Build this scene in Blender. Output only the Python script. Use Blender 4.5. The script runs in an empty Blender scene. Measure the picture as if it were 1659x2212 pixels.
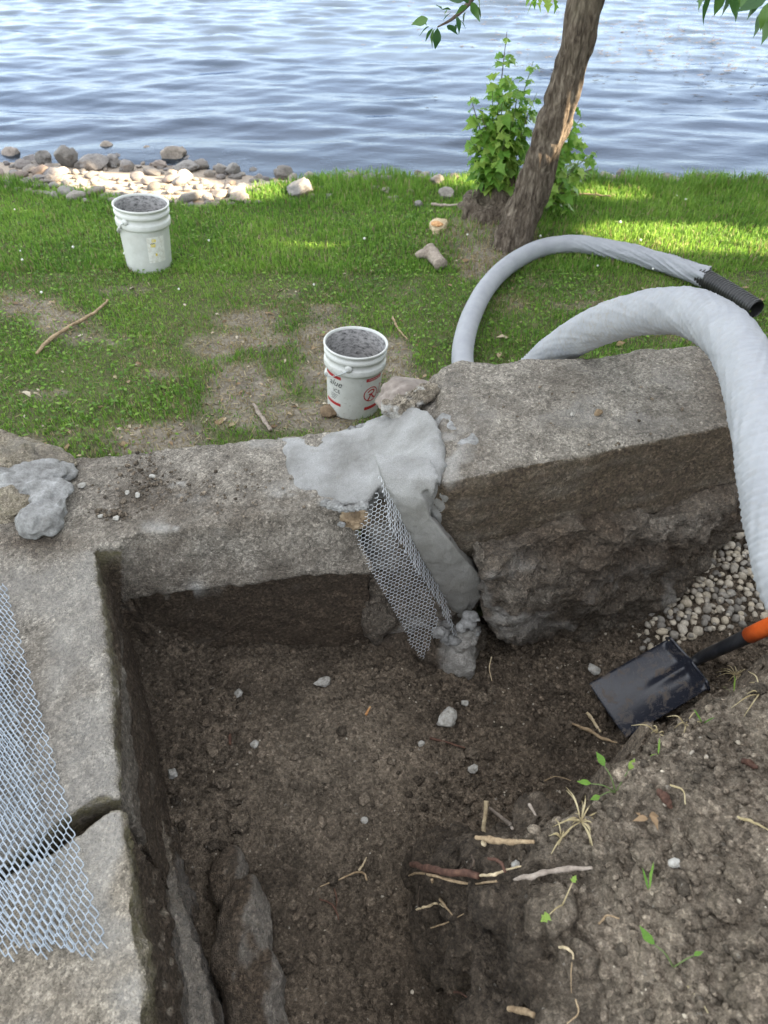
import bpy, math, random
import numpy as np
from mathutils import Vector, Matrix, noise as mnoise

# ------------------------------------------------------------------ camera, sky, sun, exposure
S = bpy.context.scene
COL = S.collection
ZC = 2.08                       # eye height above the lawn
PITCH = math.radians(42.5)      # looking down
cam = bpy.data.cameras.new('camera')
camo = bpy.data.objects.new('camera', cam); COL.objects.link(camo)
camo.location = (0, 0, ZC)
camo.rotation_euler = (math.pi/2 - PITCH, 0, 0)
cam.sensor_fit = 'VERTICAL'; cam.sensor_height = 36.0; cam.sensor_width = 27.0
cam.lens = 24.96
cam.clip_start = 0.02; cam.clip_end = 2000
cam.dof.use_dof = True; cam.dof.focus_distance = 2.25; cam.dof.aperture_fstop = 4.2
S.camera = camo

SUN_AZ = math.radians(97)       # to the right of the view direction
SUN_EL = math.radians(26)
SUNV = np.array([math.sin(SUN_AZ)*math.cos(SUN_EL), math.cos(SUN_AZ)*math.cos(SUN_EL), math.sin(SUN_EL)])
W = bpy.data.worlds.new('World'); S.world = W; W.use_nodes = True
nt = W.node_tree; nt.nodes.clear()
sky = nt.nodes.new('ShaderNodeTexSky'); sky.sky_type = 'NISHITA'; sky.sun_disc = False
sky.sun_elevation = SUN_EL; sky.sun_rotation = SUN_AZ
sky.air_density = 1.0; sky.dust_density = .4; sky.ozone_density = 1.0
# thin high cloud over the whole sky: soft procedural veil
tc = nt.nodes.new('ShaderNodeTexCoord')
mp = nt.nodes.new('ShaderNodeMapping'); mp.inputs['Scale'].default_value = (1.2, 1.2, 1.6)
cn = nt.nodes.new('ShaderNodeTexNoise'); cn.inputs['Scale'].default_value = 2.2; cn.inputs['Detail'].default_value = 6; cn.inputs['Roughness'].default_value = .6
cr = nt.nodes.new('ShaderNodeValToRGB'); cr.color_ramp.elements[0].position = .38; cr.color_ramp.elements[1].position = .72
cr.color_ramp.elements[0].color = (.34, .34, .34, 1); cr.color_ramp.elements[1].color = (.48, .48, .48, 1)
mx = nt.nodes.new('ShaderNodeMix'); mx.data_type = 'RGBA'
mx.inputs['B'].default_value = (9.2, 8.85, 8.1, 1)
bg = nt.nodes.new('ShaderNodeBackground'); bg.inputs['Strength'].default_value = 0.066
wo = nt.nodes.new('ShaderNodeOutputWorld')
L = nt.links.new
L(tc.outputs['Generated'], mp.inputs['Vector']); L(mp.outputs['Vector'], cn.inputs['Vector'])
L(cn.outputs['Fac'], cr.inputs['Fac']); L(cr.outputs['Color'], mx.inputs['Factor'])
L(sky.outputs['Color'], mx.inputs['A']); L(mx.outputs['Result'], bg.inputs['Color']); L(bg.outputs['Background'], wo.inputs['Surface'])
sl = bpy.data.lights.new('sun', 'SUN'); sl.energy = 5.0; sl.angle = math.radians(.55); sl.color = (1, .82, .58)
so = bpy.data.objects.new('sun', sl); COL.objects.link(so)
so.rotation_euler = Vector(-SUNV).to_track_quat('-Z', 'Y').to_euler()
S.view_settings.view_transform = 'Standard'; S.view_settings.look = 'None'
S.view_settings.exposure = 3.05; S.view_settings.gamma = 1.0
S.render.engine = 'CYCLES'
S.cycles.max_bounces = 5; S.cycles.diffuse_bounces = 3; S.cycles.glossy_bounces = 3; S.cycles.transparent_max_bounces = 8
S.cycles.use_denoising = True

# ------------------------------------------------------------------ helpers
rng = np.random.default_rng(11); random.seed(11)
FD = 1534.0
def ray(x, y):
    u = (x-829.5)/FD; v = (y-1106)/FD
    c, s = math.cos(PITCH), math.sin(PITCH)
    return np.array([u, c - v*s, -s - v*c])
def P(x, y, z):                 # point of the picture on the level z
    d = ray(x, y); return np.array([0, 0, ZC]) + d*((z-ZC)/d[2])
def PY(x, y, Y):                # point of the picture at distance Y
    d = ray(x, y); return np.array([0, 0, ZC]) + d*(Y/d[1])
def PD(x, y, dep):
    return np.array([0, 0, ZC]) + ray(x, y)*dep
def proj(p):
    p = np.asarray(p, float) - np.array([0, 0, ZC]); c, s = math.cos(PITCH), math.sin(PITCH)
    dep = p[..., 1]*c - p[..., 2]*s; up = p[..., 1]*s + p[..., 2]*c
    return 829.5 + FD*p[..., 0]/dep, 1106 - FD*up/dep

_perm = rng.permutation(256); _perm = np.concatenate([_perm]*3)
_val = rng.random(256)*2-1
def vn(p):
    p = np.asarray(p, float); i = np.floor(p).astype(np.int64); f = p-i; f = f*f*(3-2*f); i &= 255
    o = 0
    for a in (0, 1):
        wa = f[..., 0] if a else 1-f[..., 0]
        for b in (0, 1):
            wb = f[..., 1] if b else 1-f[..., 1]
            for c in (0, 1):
                wc = f[..., 2] if c else 1-f[..., 2]
                h = _val[_perm[_perm[_perm[(i[..., 0]+a) & 255]+((i[..., 1]+b) & 255)]+((i[..., 2]+c) & 255)]]
                o = o + wa*wb*wc*h
    return o
def fbm(p, scale, octv=4, gain=.5, off=0.):
    p = np.asarray(p, float)*scale+off; a = 1.; s = 0.; t = 0.
    for k in range(octv):
        s = s + a*vn(p+17.3*k); t += a; a *= gain; p = p*2.03
    return s/t
def p3(x, y, z=0.): return np.stack([x, y, np.zeros_like(x)+z], -1)
def smooth(a, b, x):
    t = np.clip((x-a)/(b-a), 0, 1); return t*t*(3-2*t)

def mesh_np(name, V, Fc, smoothsh=True, attrs=None):
    V = np.asarray(V, np.float32); Fc = np.asarray(Fc, np.int32)
    me = bpy.data.meshes.new(name); n, k = Fc.shape
    me.vertices.add(len(V)); me.vertices.foreach_set('co', V.ravel())
    me.loops.add(n*k); me.loops.foreach_set('vertex_index', Fc.ravel())
    me.polygons.add(n); me.polygons.foreach_set('loop_start', np.arange(0, n*k, k, dtype=np.int32))
    me.update(calc_edges=True)
    if smoothsh: me.polygons.foreach_set('use_smooth', np.ones(n, bool))
    if attrs:
        for a, v in attrs.items():
            at = me.attributes.new(a, 'FLOAT', 'POINT'); at.data.foreach_set('value', np.asarray(v, np.float32))
    return me
def mesh_py(name, V, Fc, smoothsh=True):
    me = bpy.data.meshes.new(name); me.from_pydata([tuple(map(float, v)) for v in V], [], [tuple(map(int, f)) for f in Fc]); me.update()
    if smoothsh: me.polygons.foreach_set('use_smooth', np.ones(len(me.polygons), bool))
    return me
def link(name, me, mat=None, parent=None, loc=None):
    o = bpy.data.objects.new(name, me); COL.objects.link(o)
    if mat is not None and me is not None and len(me.materials) == 0: me.materials.append(mat)
    if parent is not None: o.parent = parent
    if loc is not None: o.location = loc
    return o
def tag(o, label=None, cat=None, group=None, kind=None):
    if label: o['label'] = label
    if cat: o['category'] = cat
    if group: o['group'] = group
    if kind: o['kind'] = kind
    return o
def thing(name, loc, label, cat, group=None):
    o = bpy.data.objects.new(name, None); COL.objects.link(o); o.location = tuple(loc); o.empty_display_size = .05
    return tag(o, label, cat, group, 'thing')
def base_mesh_thing(name, V, Fc, mat, label, cat, group=None, attrs=None, smoothsh=True):
    """one mesh that is a whole thing; its origin is moved to its base"""
    V = np.asarray(V, float); b = np.array([V[:, 0].mean(), V[:, 1].mean(), V[:, 2].min()])
    Fc = np.asarray(Fc) if not isinstance(Fc, list) else Fc
    me = mesh_np(name, V-b, Fc, smoothsh, attrs) if isinstance(Fc, np.ndarray) else mesh_py(name, V-b, Fc, smoothsh)
    return tag(link(name, me, mat, None, b), label, cat, group, 'thing')
def part(name, V, Fc, mat, parent, attrs=None, smoothsh=True, label=None):
    V = np.asarray(V, float) - np.array(parent_world(parent))
    me = mesh_np(name, V, Fc, smoothsh, attrs) if isinstance(Fc, np.ndarray) else mesh_py(name, V, Fc, smoothsh)
    o = link(name, me, mat, parent)
    if label: o['label'] = label
    return o
def parent_world(o):
    l = Vector((0, 0, 0))
    while o is not None: l = l + o.location; o = o.parent
    return l

def grid_faces(nu, nv, closed_v=False):
    i = np.arange(nu-1)[:, None]; j = np.arange(nv if closed_v else nv-1)[None, :]; j2 = (j+1) % nv
    return np.stack([i*nv+j, (i+1)*nv+j, (i+1)*nv+j2, i*nv+j2], -1).reshape(-1, 4)
def catmull(pts, n):
    pts = np.asarray(pts, float); d = np.linalg.norm(np.diff(pts[:, :3], axis=0), axis=1)**.5; t = np.concatenate([[0], np.cumsum(d)])
    m = np.gradient(pts, t, axis=0); u = np.linspace(0, t[-1], n); k = np.clip(np.searchsorted(t, u, side='right')-1, 0, len(t)-2)
    h = (t[k+1]-t[k])[:, None]; s = ((u-t[k])[:, None])/h
    return (2*s**3-3*s**2+1)*pts[k]+(s**3-2*s**2+s)*h*m[k]+(-2*s**3+3*s**2)*pts[k+1]+(s**3-s**2)*h*m[k+1]
def frames(c):
    t = np.gradient(c, axis=0); t /= np.linalg.norm(t, axis=1)[:, None]+1e-9
    a = np.array([0, 0, 1.]) if abs(t[0][2]) < .9 else np.array([1., 0, 0]); N = []; n = np.cross(np.cross(t[0], a), t[0]); n /= np.linalg.norm(n)
    for k in range(len(c)):
        n = n - t[k]*np.dot(n, t[k]); n /= np.linalg.norm(n)+1e-9; N.append(n)
    N = np.array(N); return t, N, np.cross(t, N)
def tube(pts, rad, ns=8, nl=None, cap=True, disp=None):
    """tapered tube through points; rad a number or one per point"""
    pts = np.asarray(pts, float); nl = nl or len(pts)*3
    r = np.full(len(pts), rad, float) if np.isscalar(rad) else np.asarray(rad, float)
    q = catmull(np.column_stack([pts, r]), nl) if len(pts) > 2 else np.linspace(np.append(pts[0], r[0]), np.append(pts[1], r[1]), nl)
    c = q[:, :3]; r = np.maximum(q[:, 3], 1e-4); t, N, B = frames(c)
    a = np.linspace(0, 2*math.pi, ns, endpoint=False)
    R = r[:, None]*np.ones(ns)[None, :]
    if disp is not None: R = disp(R, np.linspace(0, 1, nl)[:, None], a[None, :])
    V = c[:, None, :] + R[..., None]*(np.cos(a)[None, :, None]*N[:, None, :]+np.sin(a)[None, :, None]*B[:, None, :])
    V = V.reshape(-1, 3); Fc = grid_faces(nl, ns, True)
    if cap:
        V = np.vstack([V, c[0], c[-1]]); k = nl*ns
        j = np.arange(ns); j2 = (j+1) % ns
        Fc = np.vstack([Fc, np.stack([j, j2, np.full(ns, k), np.full(ns, k)], -1), np.stack([(nl-1)*ns+j2, (nl-1)*ns+j, np.full(ns, k+1), np.full(ns, k+1)], -1)])
        # degenerate quads become triangles
        return V, [tuple(dict.fromkeys(f)) for f in Fc.tolist()]
    return V, Fc
def join(parts):
    Vs, Fs, o = [], [], 0
    for V, Fc in parts:
        Vs.append(np.asarray(V, float)); Fs += [tuple(i+o for i in f) for f in (Fc.tolist() if isinstance(Fc, np.ndarray) else Fc)]; o += len(V)
    return np.vstack(Vs), Fs
def lathe(prof, ns=48):
    prof = np.asarray(prof, float); a = np.linspace(0, 2*math.pi, ns, endpoint=False)
    V = np.stack([prof[:, None, 0]*np.cos(a), prof[:, None, 0]*np.sin(a), prof[:, None, 1]+0*a], -1).reshape(-1, 3)
    return V, grid_faces(len(prof), ns, True)
def loft(rings):
    """closed solid through rings of equally many points"""
    R = np.asarray(rings, float); n, m = R.shape[:2]
    Fc = grid_faces(n, m, True).tolist(); Fc.append(list(range(m))); Fc.append([(n-1)*m+i for i in range(m-1, -1, -1)])
    return R.reshape(-1, 3), [tuple(f) for f in Fc]
def prism(poly, z0, z1, shrink=None):
    poly = np.asarray(poly, float)[:, :2]; n = len(poly)
    top = poly if shrink is None else poly*(1)
    return loft([np.column_stack([poly, np.full(n, z0)]), np.column_stack([top, np.full(n, z1)])])
def ico(sub):
    import bmesh
    bm = bmesh.new(); bmesh.ops.create_icosphere(bm, subdivisions=sub, radius=1)
    V = np.array([v.co[:] for v in bm.verts]); Fc = np.array([[v.index for v in f.verts] for f in bm.faces]); bm.free(); return V, Fc
ICO = {k: ico(k+1) for k in (0, 1, 2, 3, 4)}
def fixnormals(V, Fc):
    import bmesh
    me = mesh_py('tmp', V, Fc); bm = bmesh.new(); bm.from_mesh(me); bmesh.ops.recalc_face_normals(bm, faces=bm.faces[:]); bm.to_mesh(me); bm.free(); return me
def remesh(pieces, voxel):
    """union of overlapping closed pieces as one even quad surface: vertices, faces, normals"""
    import bmesh
    me = bpy.data.meshes.new('tmp'); bm = bmesh.new()
    for V, Fc in pieces:
        m2 = fixnormals(V, Fc); bm.from_mesh(m2); bpy.data.meshes.remove(m2)
    bm.to_mesh(me); bm.free()
    o = bpy.data.objects.new('tmp', me); COL.objects.link(o)
    md = o.modifiers.new('r', 'REMESH'); md.mode = 'VOXEL'; md.voxel_size = voxel; md.adaptivity = 0
    dg = bpy.context.evaluated_depsgraph_get(); ev = o.evaluated_get(dg); m3 = ev.to_mesh()
    V = np.empty(len(m3.vertices)*3, np.float32); m3.vertices.foreach_get('co', V); V = V.reshape(-1, 3).astype(float)
    n = len(m3.polygons); Lx = np.empty(n*4, np.int32); m3.loops.foreach_get('vertex_index', Lx); Fc = Lx.reshape(-1, 4)
    ev.to_mesh_clear(); bpy.data.objects.remove(o); bpy.data.meshes.remove(me)
    return V, Fc, normals(V, Fc)
def normals(V, Fc):
    fn = np.cross(V[Fc[:, 2]]-V[Fc[:, 0]], V[Fc[:, -1]]-V[Fc[:, 1]]); N = np.zeros_like(V)
    for k in range(Fc.shape[1]): np.add.at(N, Fc[:, k], fn)
    return N/(np.linalg.norm(N, axis=1)[:, None]+1e-12)
def relax(V, Fc, it):
    for _ in range(it):
        A = np.zeros_like(V); c = np.zeros(len(V))
        for k in range(4):
            for m in (1, 3):
                np.add.at(A, Fc[:, k], V[Fc[:, (k+m) % 4]]); np.add.at(c, Fc[:, k], 1)
        V = .5*V+.5*A/np.maximum(c, 1)[:, None]
    return V
def rough(V, Fc, spec, it=0):
    """push a surface along its normals by layered noise: spec = [(amplitude, frequency, octaves), ...]"""
    if it: V = relax(V, Fc, it)
    N = normals(V, Fc); d = 0
    for k, (a, f, oc) in enumerate(spec): d = d + a*fbm(V, f, oc, .5, 3.7*k)
    return V + N*np.asarray(d)[:, None]

# ------------------------------------------------------------------ material helper
class M:
    def __init__(s, name):
        s.m = bpy.data.materials.new(name); s.m.use_nodes = True; s.t = s.m.node_tree; s.t.nodes.clear()
        s.out = s.t.nodes.new('ShaderNodeOutputMaterial'); s.tc = s.t.nodes.new('ShaderNodeTexCoord')
    def n(s, typ, **kw):
        nd = s.t.nodes.new(typ)
        for k, v in kw.items():
            if k in nd.inputs: s.set(nd.inputs[k], v)
            else: setattr(nd, k, v)
        return nd
    def set(s, inp, v):
        if isinstance(v, bpy.types.NodeSocket): s.t.links.new(v, inp)
        elif isinstance(v, (tuple, list)): inp.default_value = tuple(v)+((1,) if len(v) == 3 and inp.type == 'RGBA' else ())
        else: inp.default_value = v
    def co(s, scale=None, gen='Object'):
        if scale is None: return s.tc.outputs[gen]
        mp = s.n('ShaderNodeMapping'); s.set(mp.inputs['Vector'], s.tc.outputs[gen]); mp.inputs['Scale'].default_value = scale; return mp.outputs[0]
    def noise(s, scale, detail=4, rough=.55, vec=None, dist=0):
        nd = s.n('ShaderNodeTexNoise', Scale=scale, Detail=detail, Roughness=rough, Distortion=dist); s.set(nd.inputs['Vector'], vec or s.co()); return nd.outputs['Fac']
    def vor(s, scale, feature='F1', vec=None, out='Distance', rnd=1.):
        nd = s.n('ShaderNodeTexVoronoi'); nd.feature = feature; nd.inputs['Scale'].default_value = scale; nd.inputs['Randomness'].default_value = rnd
        s.set(nd.inputs['Vector'], vec or s.co()); return nd.outputs[out]
    def ramp(s, fac, stops, interp='LINEAR'):
        nd = s.n('ShaderNodeValToRGB'); s.set(nd.inputs['Fac'], fac); cr = nd.color_ramp; cr.interpolation = interp
        while len(cr.elements) < len(stops): cr.elements.new(.5)
        for e, (p, c) in zip(cr.elements, stops): e.position = p; e.color = (c, c, c, 1) if np.isscalar(c) else tuple(c)+(1,)
        return nd.outputs['Color']
    def mix(s, fac, a, b, mode='MIX'):
        nd = s.n('ShaderNodeMix'); nd.data_type = 'RGBA'; nd.blend_type = mode
        s.set(nd.inputs['Factor'], fac); s.set(nd.inputs['A'], a if not (isinstance(a, tuple)) else a); s.set(nd.inputs['B'], b); return nd.outputs['Result']
    def math(s, op, a, b=0.):
        nd = s.n('ShaderNodeMath'); nd.operation = op; s.set(nd.inputs[0], a); s.set(nd.inputs[1], b); return nd.outputs[0]
    def attr(s, name):
        nd = s.n('ShaderNodeAttribute'); nd.attribute_name = name; return nd.outputs['Fac']
    def objrnd(s):
        return s.n('ShaderNodeObjectInfo').outputs['Random']
    def bump(s, h, strength=.5, dist=.01, nrm=None):
        nd = s.n('ShaderNodeBump', Strength=strength, Distance=dist, Height=h)
        if nrm is not None: s.set(nd.inputs['Normal'], nrm)
        return nd.outputs['Normal']
    def done(s, color, rough=.9, nrm=None, spec=.3, metal=0., trans=None, **kw):
        b = s.n('ShaderNodeBsdfPrincipled'); s.set(b.inputs['Base Color'], color); s.set(b.inputs['Roughness'], rough)
        s.set(b.inputs['Specular IOR Level'], spec); s.set(b.inputs['Metallic'], metal)
        if nrm is not None: s.set(b.inputs['Normal'], nrm)
        sh = b.outputs[0]
        if trans:
            t = s.n('ShaderNodeBsdfTranslucent'); s.set(t.inputs['Color'], kw.get('tcol', color)); mxs = s.n('ShaderNodeMixShader'); mxs.inputs[0].default_value = trans
            s.t.links.new(sh, mxs.inputs[1]); s.t.links.new(t.outputs[0], mxs.inputs[2]); sh = mxs.outputs[0]
        s.t.links.new(sh, s.out.inputs['Surface']); return s.m

MAT = {}
def mats():
    # soil: dark and damp where attribute dry = 0, dusty grey brown where it is 1
    m = M('soil'); dry = m.attr('dry'); tint = m.attr('tint')
    n1 = m.noise(9, 5, .6); n2 = m.noise(70, 5, .7); n3 = m.noise(260, 3, .7)
    wet = m.ramp(n2, [(.3, (.064, .050, .037)), (.55, (.145, .113, .082)), (.75, (.25, .20, .15))])
    dus = m.ramp(n2, [(.3, (.125, .100, .073)), (.55, (.232, .190, .143)), (.75, (.36, .305, .237))])
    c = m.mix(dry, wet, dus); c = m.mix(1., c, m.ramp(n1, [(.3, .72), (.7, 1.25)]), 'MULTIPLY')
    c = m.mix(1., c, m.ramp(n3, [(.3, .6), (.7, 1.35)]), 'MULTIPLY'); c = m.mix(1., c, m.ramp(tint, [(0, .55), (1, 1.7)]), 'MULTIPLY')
    sp = m.ramp(m.vor(150, out='Color'), [(.93, 0.), (.96, 1.)]); c = m.mix(m.math('MULTIPLY', sp, .55), c, (.36, .33, .28))
    c = m.mix(1., c, m.ramp(m.vor(120, out='Color'), [(0, .6), (.7, 1.05), (1, 1.6)]), 'MULTIPLY')
    h = m.math('ADD', m.noise(60, 6, .78), m.math('ADD', m.math('MULTIPLY', m.vor(120), -.55), m.math('MULTIPLY', m.vor(300), -.25)))
    MAT['soil'] = m.done(c, .95, m.bump(h, 1., .016), .2)

    def concrete(name, dark, mid, light, stain, moss_tint=0., dirt_shade=.5):
        m = M(name); n0 = m.noise(3.2, 5, .6); n1 = m.noise(14, 6, .65); n2 = m.noise(120, 4, .75); v = m.vor(120, out='Color'); v2 = m.vor(260, out='Color')
        c = m.ramp(n1, [(.28, dark), (.52, mid), (.75, light)])
        c = m.mix(1., c, m.ramp(v, [(0, .5), (.45, .92), (.8, 1.2), (1, 1.8)]), 'MULTIPLY')
        c = m.mix(1., c, m.ramp(v2, [(0, .6), (.6, 1.), (1, 1.6)]), 'MULTIPLY')
        c = m.mix(m.math('MULTIPLY', m.ramp(n0, [(.45, 0.), (.68, 1.)]), dirt_shade), c, stain)
        c = m.mix(m.math('MULTIPLY', m.attr('dirt_shade'), 1.), c, m.mix(1., m.ramp(n2, [(.3, (.040, .029, .020)), (.7, (.125, .094, .066))]), m.ramp(v, [(0, .55), (.6, 1.), (1, 1.9)]), 'MULTIPLY'))
        c = m.mix(m.math('MULTIPLY', m.attr('moss_tint'), m.ramp(m.noise(30, 4, .7), [(.35, 0.), (.6, 1.)])), c, m.ramp(n2, [(.3, (.085, .078, .035)), (.7, (.22, .19, .10))]))
        c = m.mix(m.attr('pale'), c, m.ramp(n2, [(.3, (.27, .26, .24)), (.7, (.52, .50, .46))]))
        c = m.mix(m.math('MULTIPLY', m.ramp(m.noise(52, 5, .7), [(.60, 0.), (.68, 1.)]), .35), c, (.06, .05, .04))
        h = m.math('ADD', m.math('MULTIPLY', n2, 1.2), m.math('MULTIPLY', m.vor(210), .7))
        MAT[name] = m.done(c, .92, m.bump(h, 1., .009), .25)
    concrete('concrete', (.143, .125, .102), (.260, .232, .192), (.39, .355, .30), (.10, .080, .061))
    concrete('concrete_pale', (.19, .163, .125), (.315, .273, .213), (.45, .40, .325), (.15, .122, .09), dirt_shade=.4)

    m = M('mortar'); n1 = m.noise(7, 5, .6); n2 = m.noise(300, 3, .7)
    c = m.ramp(n1, [(.3, (.165, .160, .148)), (.5, (.255, .252, .242)), (.72, (.35, .348, .34))])
    c = m.mix(1., c, m.ramp(n2, [(.3, .75), (.7, 1.2)]), 'MULTIPLY'); c = m.mix(m.attr('moss_tint'), c, (.165, .15, .115))
    c = m.mix(m.ramp(m.noise(24, 6, .75, None, .5), [(.60, 0.), (.72, .5)]), c, (.17, .155, .13))
    MAT['mortar'] = m.done(c, .85, m.bump(m.math('ADD', n2, m.math('ADD', m.noise(45, 4, .6), m.noise(12, 5, .6, m.co((4, 1, 1)), .4))), .7, .008), .3)
    m = M('mortar_rough'); n1 = m.noise(22, 5, .65); n2 = m.noise(150, 4, .75)
    c = m.ramp(n1, [(.3, (.12, .115, .105)), (.5, (.235, .232, .222)), (.75, (.37, .37, .36))]); c = m.mix(1., c, m.ramp(n2, [(.3, .7), (.7, 1.2)]), 'MULTIPLY')
    MAT['mortar_rough'] = m.done(c, .9, m.bump(n2, .9, .006), .25)

    m = M('rock'); r = m.objrnd(); n1 = m.noise(9, 6, .65); n2 = m.noise(70, 4, .7)
    c = m.ramp(r, [(0, (.13, .115, .10)), (.2, (.20, .188, .175)), (.4, (.24, .20, .16)), (.6, (.16, .15, .15)), (.8, (.29, .265, .235)), (1, (.21, .16, .13))])
    c = m.mix(1., c, m.ramp(n1, [(.3, .55), (.5, .95), (.75, 1.35)]), 'MULTIPLY'); c = m.mix(1., c, m.ramp(n2, [(.3, .75), (.7, 1.2)]), 'MULTIPLY')
    MAT['rock'] = m.done(c, .8, m.bump(m.noise(35, 6, .7), .6, .01), .35)
    m = M('stone_tan'); n1 = m.noise(20, 5, .65); c = m.ramp(n1, [(.3, (.085, .060, .038)), (.5, (.19, .135, .082)), (.7, (.31, .245, .165))])
    MAT['stone_tan'] = m.done(c, .85, m.bump(m.noise(60, 5, .7), .8, .006))
    m = M('stone_pink'); n1 = m.noise(16, 5, .65); c = m.ramp(n1, [(.3, (.13, .108, .092)), (.55, (.215, .182, .158)), (.75, (.30, .265, .235))])
    MAT['stone_pink'] = m.done(c, .85, m.bump(m.noise(60, 5, .7), .6, .006))
    m = M('gravel'); r = m.attr('tint'); n1 = m.noise(90, 4, .65)
    c = m.ramp(r, [(0, (.15, .135, .115)), (.25, (.24, .22, .19)), (.5, (.35, .31, .25)), (.75, (.42, .36, .27)), (1, (.50, .45, .37))])
    c = m.mix(1., c, m.ramp(n1, [(.3, .65), (.7, 1.2)]), 'MULTIPLY'); MAT['gravel'] = m.done(c, .8, m.bump(m.noise(200, 3, .6), .3, .002), .3)
    m = M('white_chunk'); n1 = m.noise(60, 5, .7); c = m.ramp(n1, [(.3, (.17, .155, .13)), (.5, (.34, .325, .29)), (.75, (.50, .49, .46))])
    MAT['white_chunk'] = m.done(c, .9, m.bump(m.noise(150, 4, .75), .8, .004))

    # lawn soil: green thatch, bare brown earth where attribute bare = 1
    m = M('lawn_soil'); b = m.attr('bare'); n2 = m.noise(60, 5, .7); n1 = m.noise(5, 4, .6)
    th = m.ramp(n2, [(.3, (.045, .050, .020)), (.55, (.090, .10, .038)), (.75, (.17, .155, .075))])
    br = m.ramp(n2, [(.3, (.10, .084, .066)), (.55, (.22, .19, .15)), (.75, (.35, .31, .25))])
    c = m.mix(b, th, br); c = m.mix(1., c, m.ramp(n1, [(.3, .7), (.7, 1.25)]), 'MULTIPLY')
    c = m.mix(m.attr('sand'), c, m.ramp(n2, [(.3, (.18, .15, .12)), (.6, (.36, .30, .24)), (.8, (.48, .42, .35))]))
    c = m.mix(m.attr('wet'), c, (.045, .04, .03))
    MAT['lawn_soil'] = m.done(c, .95, m.bump(m.noise(150, 5, .75), .8, .008), .2)
    m = M('grass'); r = m.attr('tint'); d = m.attr('dry')
    g = m.ramp(r, [(0, (.060, .140, .020)), (.3, (.120, .240, .034)), (.65, (.19, .33, .048)), (1, (.30, .41, .085))])
    c = m.mix(d, g, m.ramp(r, [(0, (.16, .125, .06)), (.5, (.30, .245, .13)), (1, (.42, .36, .22))]))
    MAT['grass'] = m.done(c, .6, None, .3, trans=.42)
    m = M('leaf'); r = m.objrnd(); n = m.noise(8, 3, .6)
    c = m.ramp(r, [(0, (.10, .23, .03)), (.5, (.18, .34, .05)), (1, (.30, .42, .085))]); c = m.mix(1., c, m.ramp(n, [(.3, .8), (.7, 1.2)]), 'MULTIPLY')
    MAT['leaf'] = m.done(c, .5, None, .35, trans=.5)
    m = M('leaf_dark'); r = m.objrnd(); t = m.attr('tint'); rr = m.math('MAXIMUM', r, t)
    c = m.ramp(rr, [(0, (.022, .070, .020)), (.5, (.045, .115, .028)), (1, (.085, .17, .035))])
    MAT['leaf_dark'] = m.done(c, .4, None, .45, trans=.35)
    m = M('dead_leaf'); t = m.attr('tint'); c = m.ramp(t, [(0, (.13, .085, .05)), (.4, (.28, .19, .11)), (.7, (.40, .31, .20)), (1, (.52, .46, .36))])
    MAT['dead_leaf'] = m.done(c, .8, None, .2, trans=.2)
    m = M('straw'); n = m.noise(30, 3, .6); c = m.ramp(n, [(.3, (.30, .23, .11)), (.7, (.55, .47, .29))]); MAT['straw'] = m.done(c, .7, None, .3, trans=.25)
    m = M('white_flower'); MAT['white_flower'] = m.done((.75, .75, .70), .7, None, .2, trans=.2)

    def wood(name, a, b, c3, sc=(1, 1, 1)):
        m = M(name); n = m.noise(60, 5, .65, m.co(sc)); c = m.ramp(n, [(.3, a), (.5, b), (.72, c3)]); MAT[name] = m.done(c, .85, m.bump(n, .6, .003), .25)
    wood('wood_pale', (.26, .20, .12), (.44, .35, .22), (.58, .49, .34)); wood('wood_grey', (.16, .13, .105), (.26, .215, .175), (.36, .31, .26))
    wood('root_red', (.045, .024, .017), (.085, .044, .031), (.15, .085, .055)); wood('root_tan', (.16, .11, .065), (.29, .21, .125), (.42, .32, .20))
    wood('root_dark', (.035, .026, .02), (.075, .055, .04), (.13, .10, .075)); wood('wood_orange', (.30, .13, .05), (.46, .24, .10), (.62, .42, .22))
    m = M('bark'); st = m.co((1, 1, .30)); n = m.noise(34, 6, .72, st, .7); v = m.vor(34, 'DISTANCE_TO_EDGE', st); n0 = m.noise(4, 4, .6)
    h = m.math('ADD', m.math('MULTIPLY', m.ramp(v, [(0, 0.), (.4, 1.)]), .35), m.math('MULTIPLY', m.ramp(n, [(.30, 0.), (.62, 1.)]), 1.1))
    c = m.ramp(m.math('MULTIPLY', h, .62), [(.05, (.026, .020, .016)), (.3, (.085, .068, .054)), (.6, (.175, .148, .122)), (.85, (.29, .255, .215))])
    c = m.mix(m.math('MULTIPLY', m.ramp(n0, [(.55, 0.), (.7, 1.)]), .35), c, (.16, .15, .11)); c = m.mix(1., c, (.78, .74, .69), 'MULTIPLY')
    MAT['bark'] = m.done(c, .92, m.bump(h, .8, .014), .2)

    m = M('bucket_white'); n = m.noise(16, 5, .65); sp = m.ramp(m.noise(95, 4, .7), [(.62, 0.), (.67, 1.)]); z = m.n('ShaderNodeSeparateXYZ'); m.set(z.inputs[0], m.co())
    lo = m.ramp(z.outputs['Z'], [(0, 1.), (.22, .45), (.5, .12)])
    c = m.ramp(n, [(.3, (.46, .465, .435)), (.7, (.56, .57, .545))]); c = m.mix(m.math('MULTIPLY', sp, m.math('MULTIPLY', lo, m.attr('grime'))), c, (.14, .12, .10))
    c = m.mix(m.math('MULTIPLY', m.ramp(m.noise(9, 5, .7), [(.5, 0.), (.75, 1.)]), .3), c, (.45, .43, .37))
    MAT['bucket_white'] = m.done(c, .42, m.bump(m.noise(30, 3, .5), .08, .004), .4)
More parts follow.
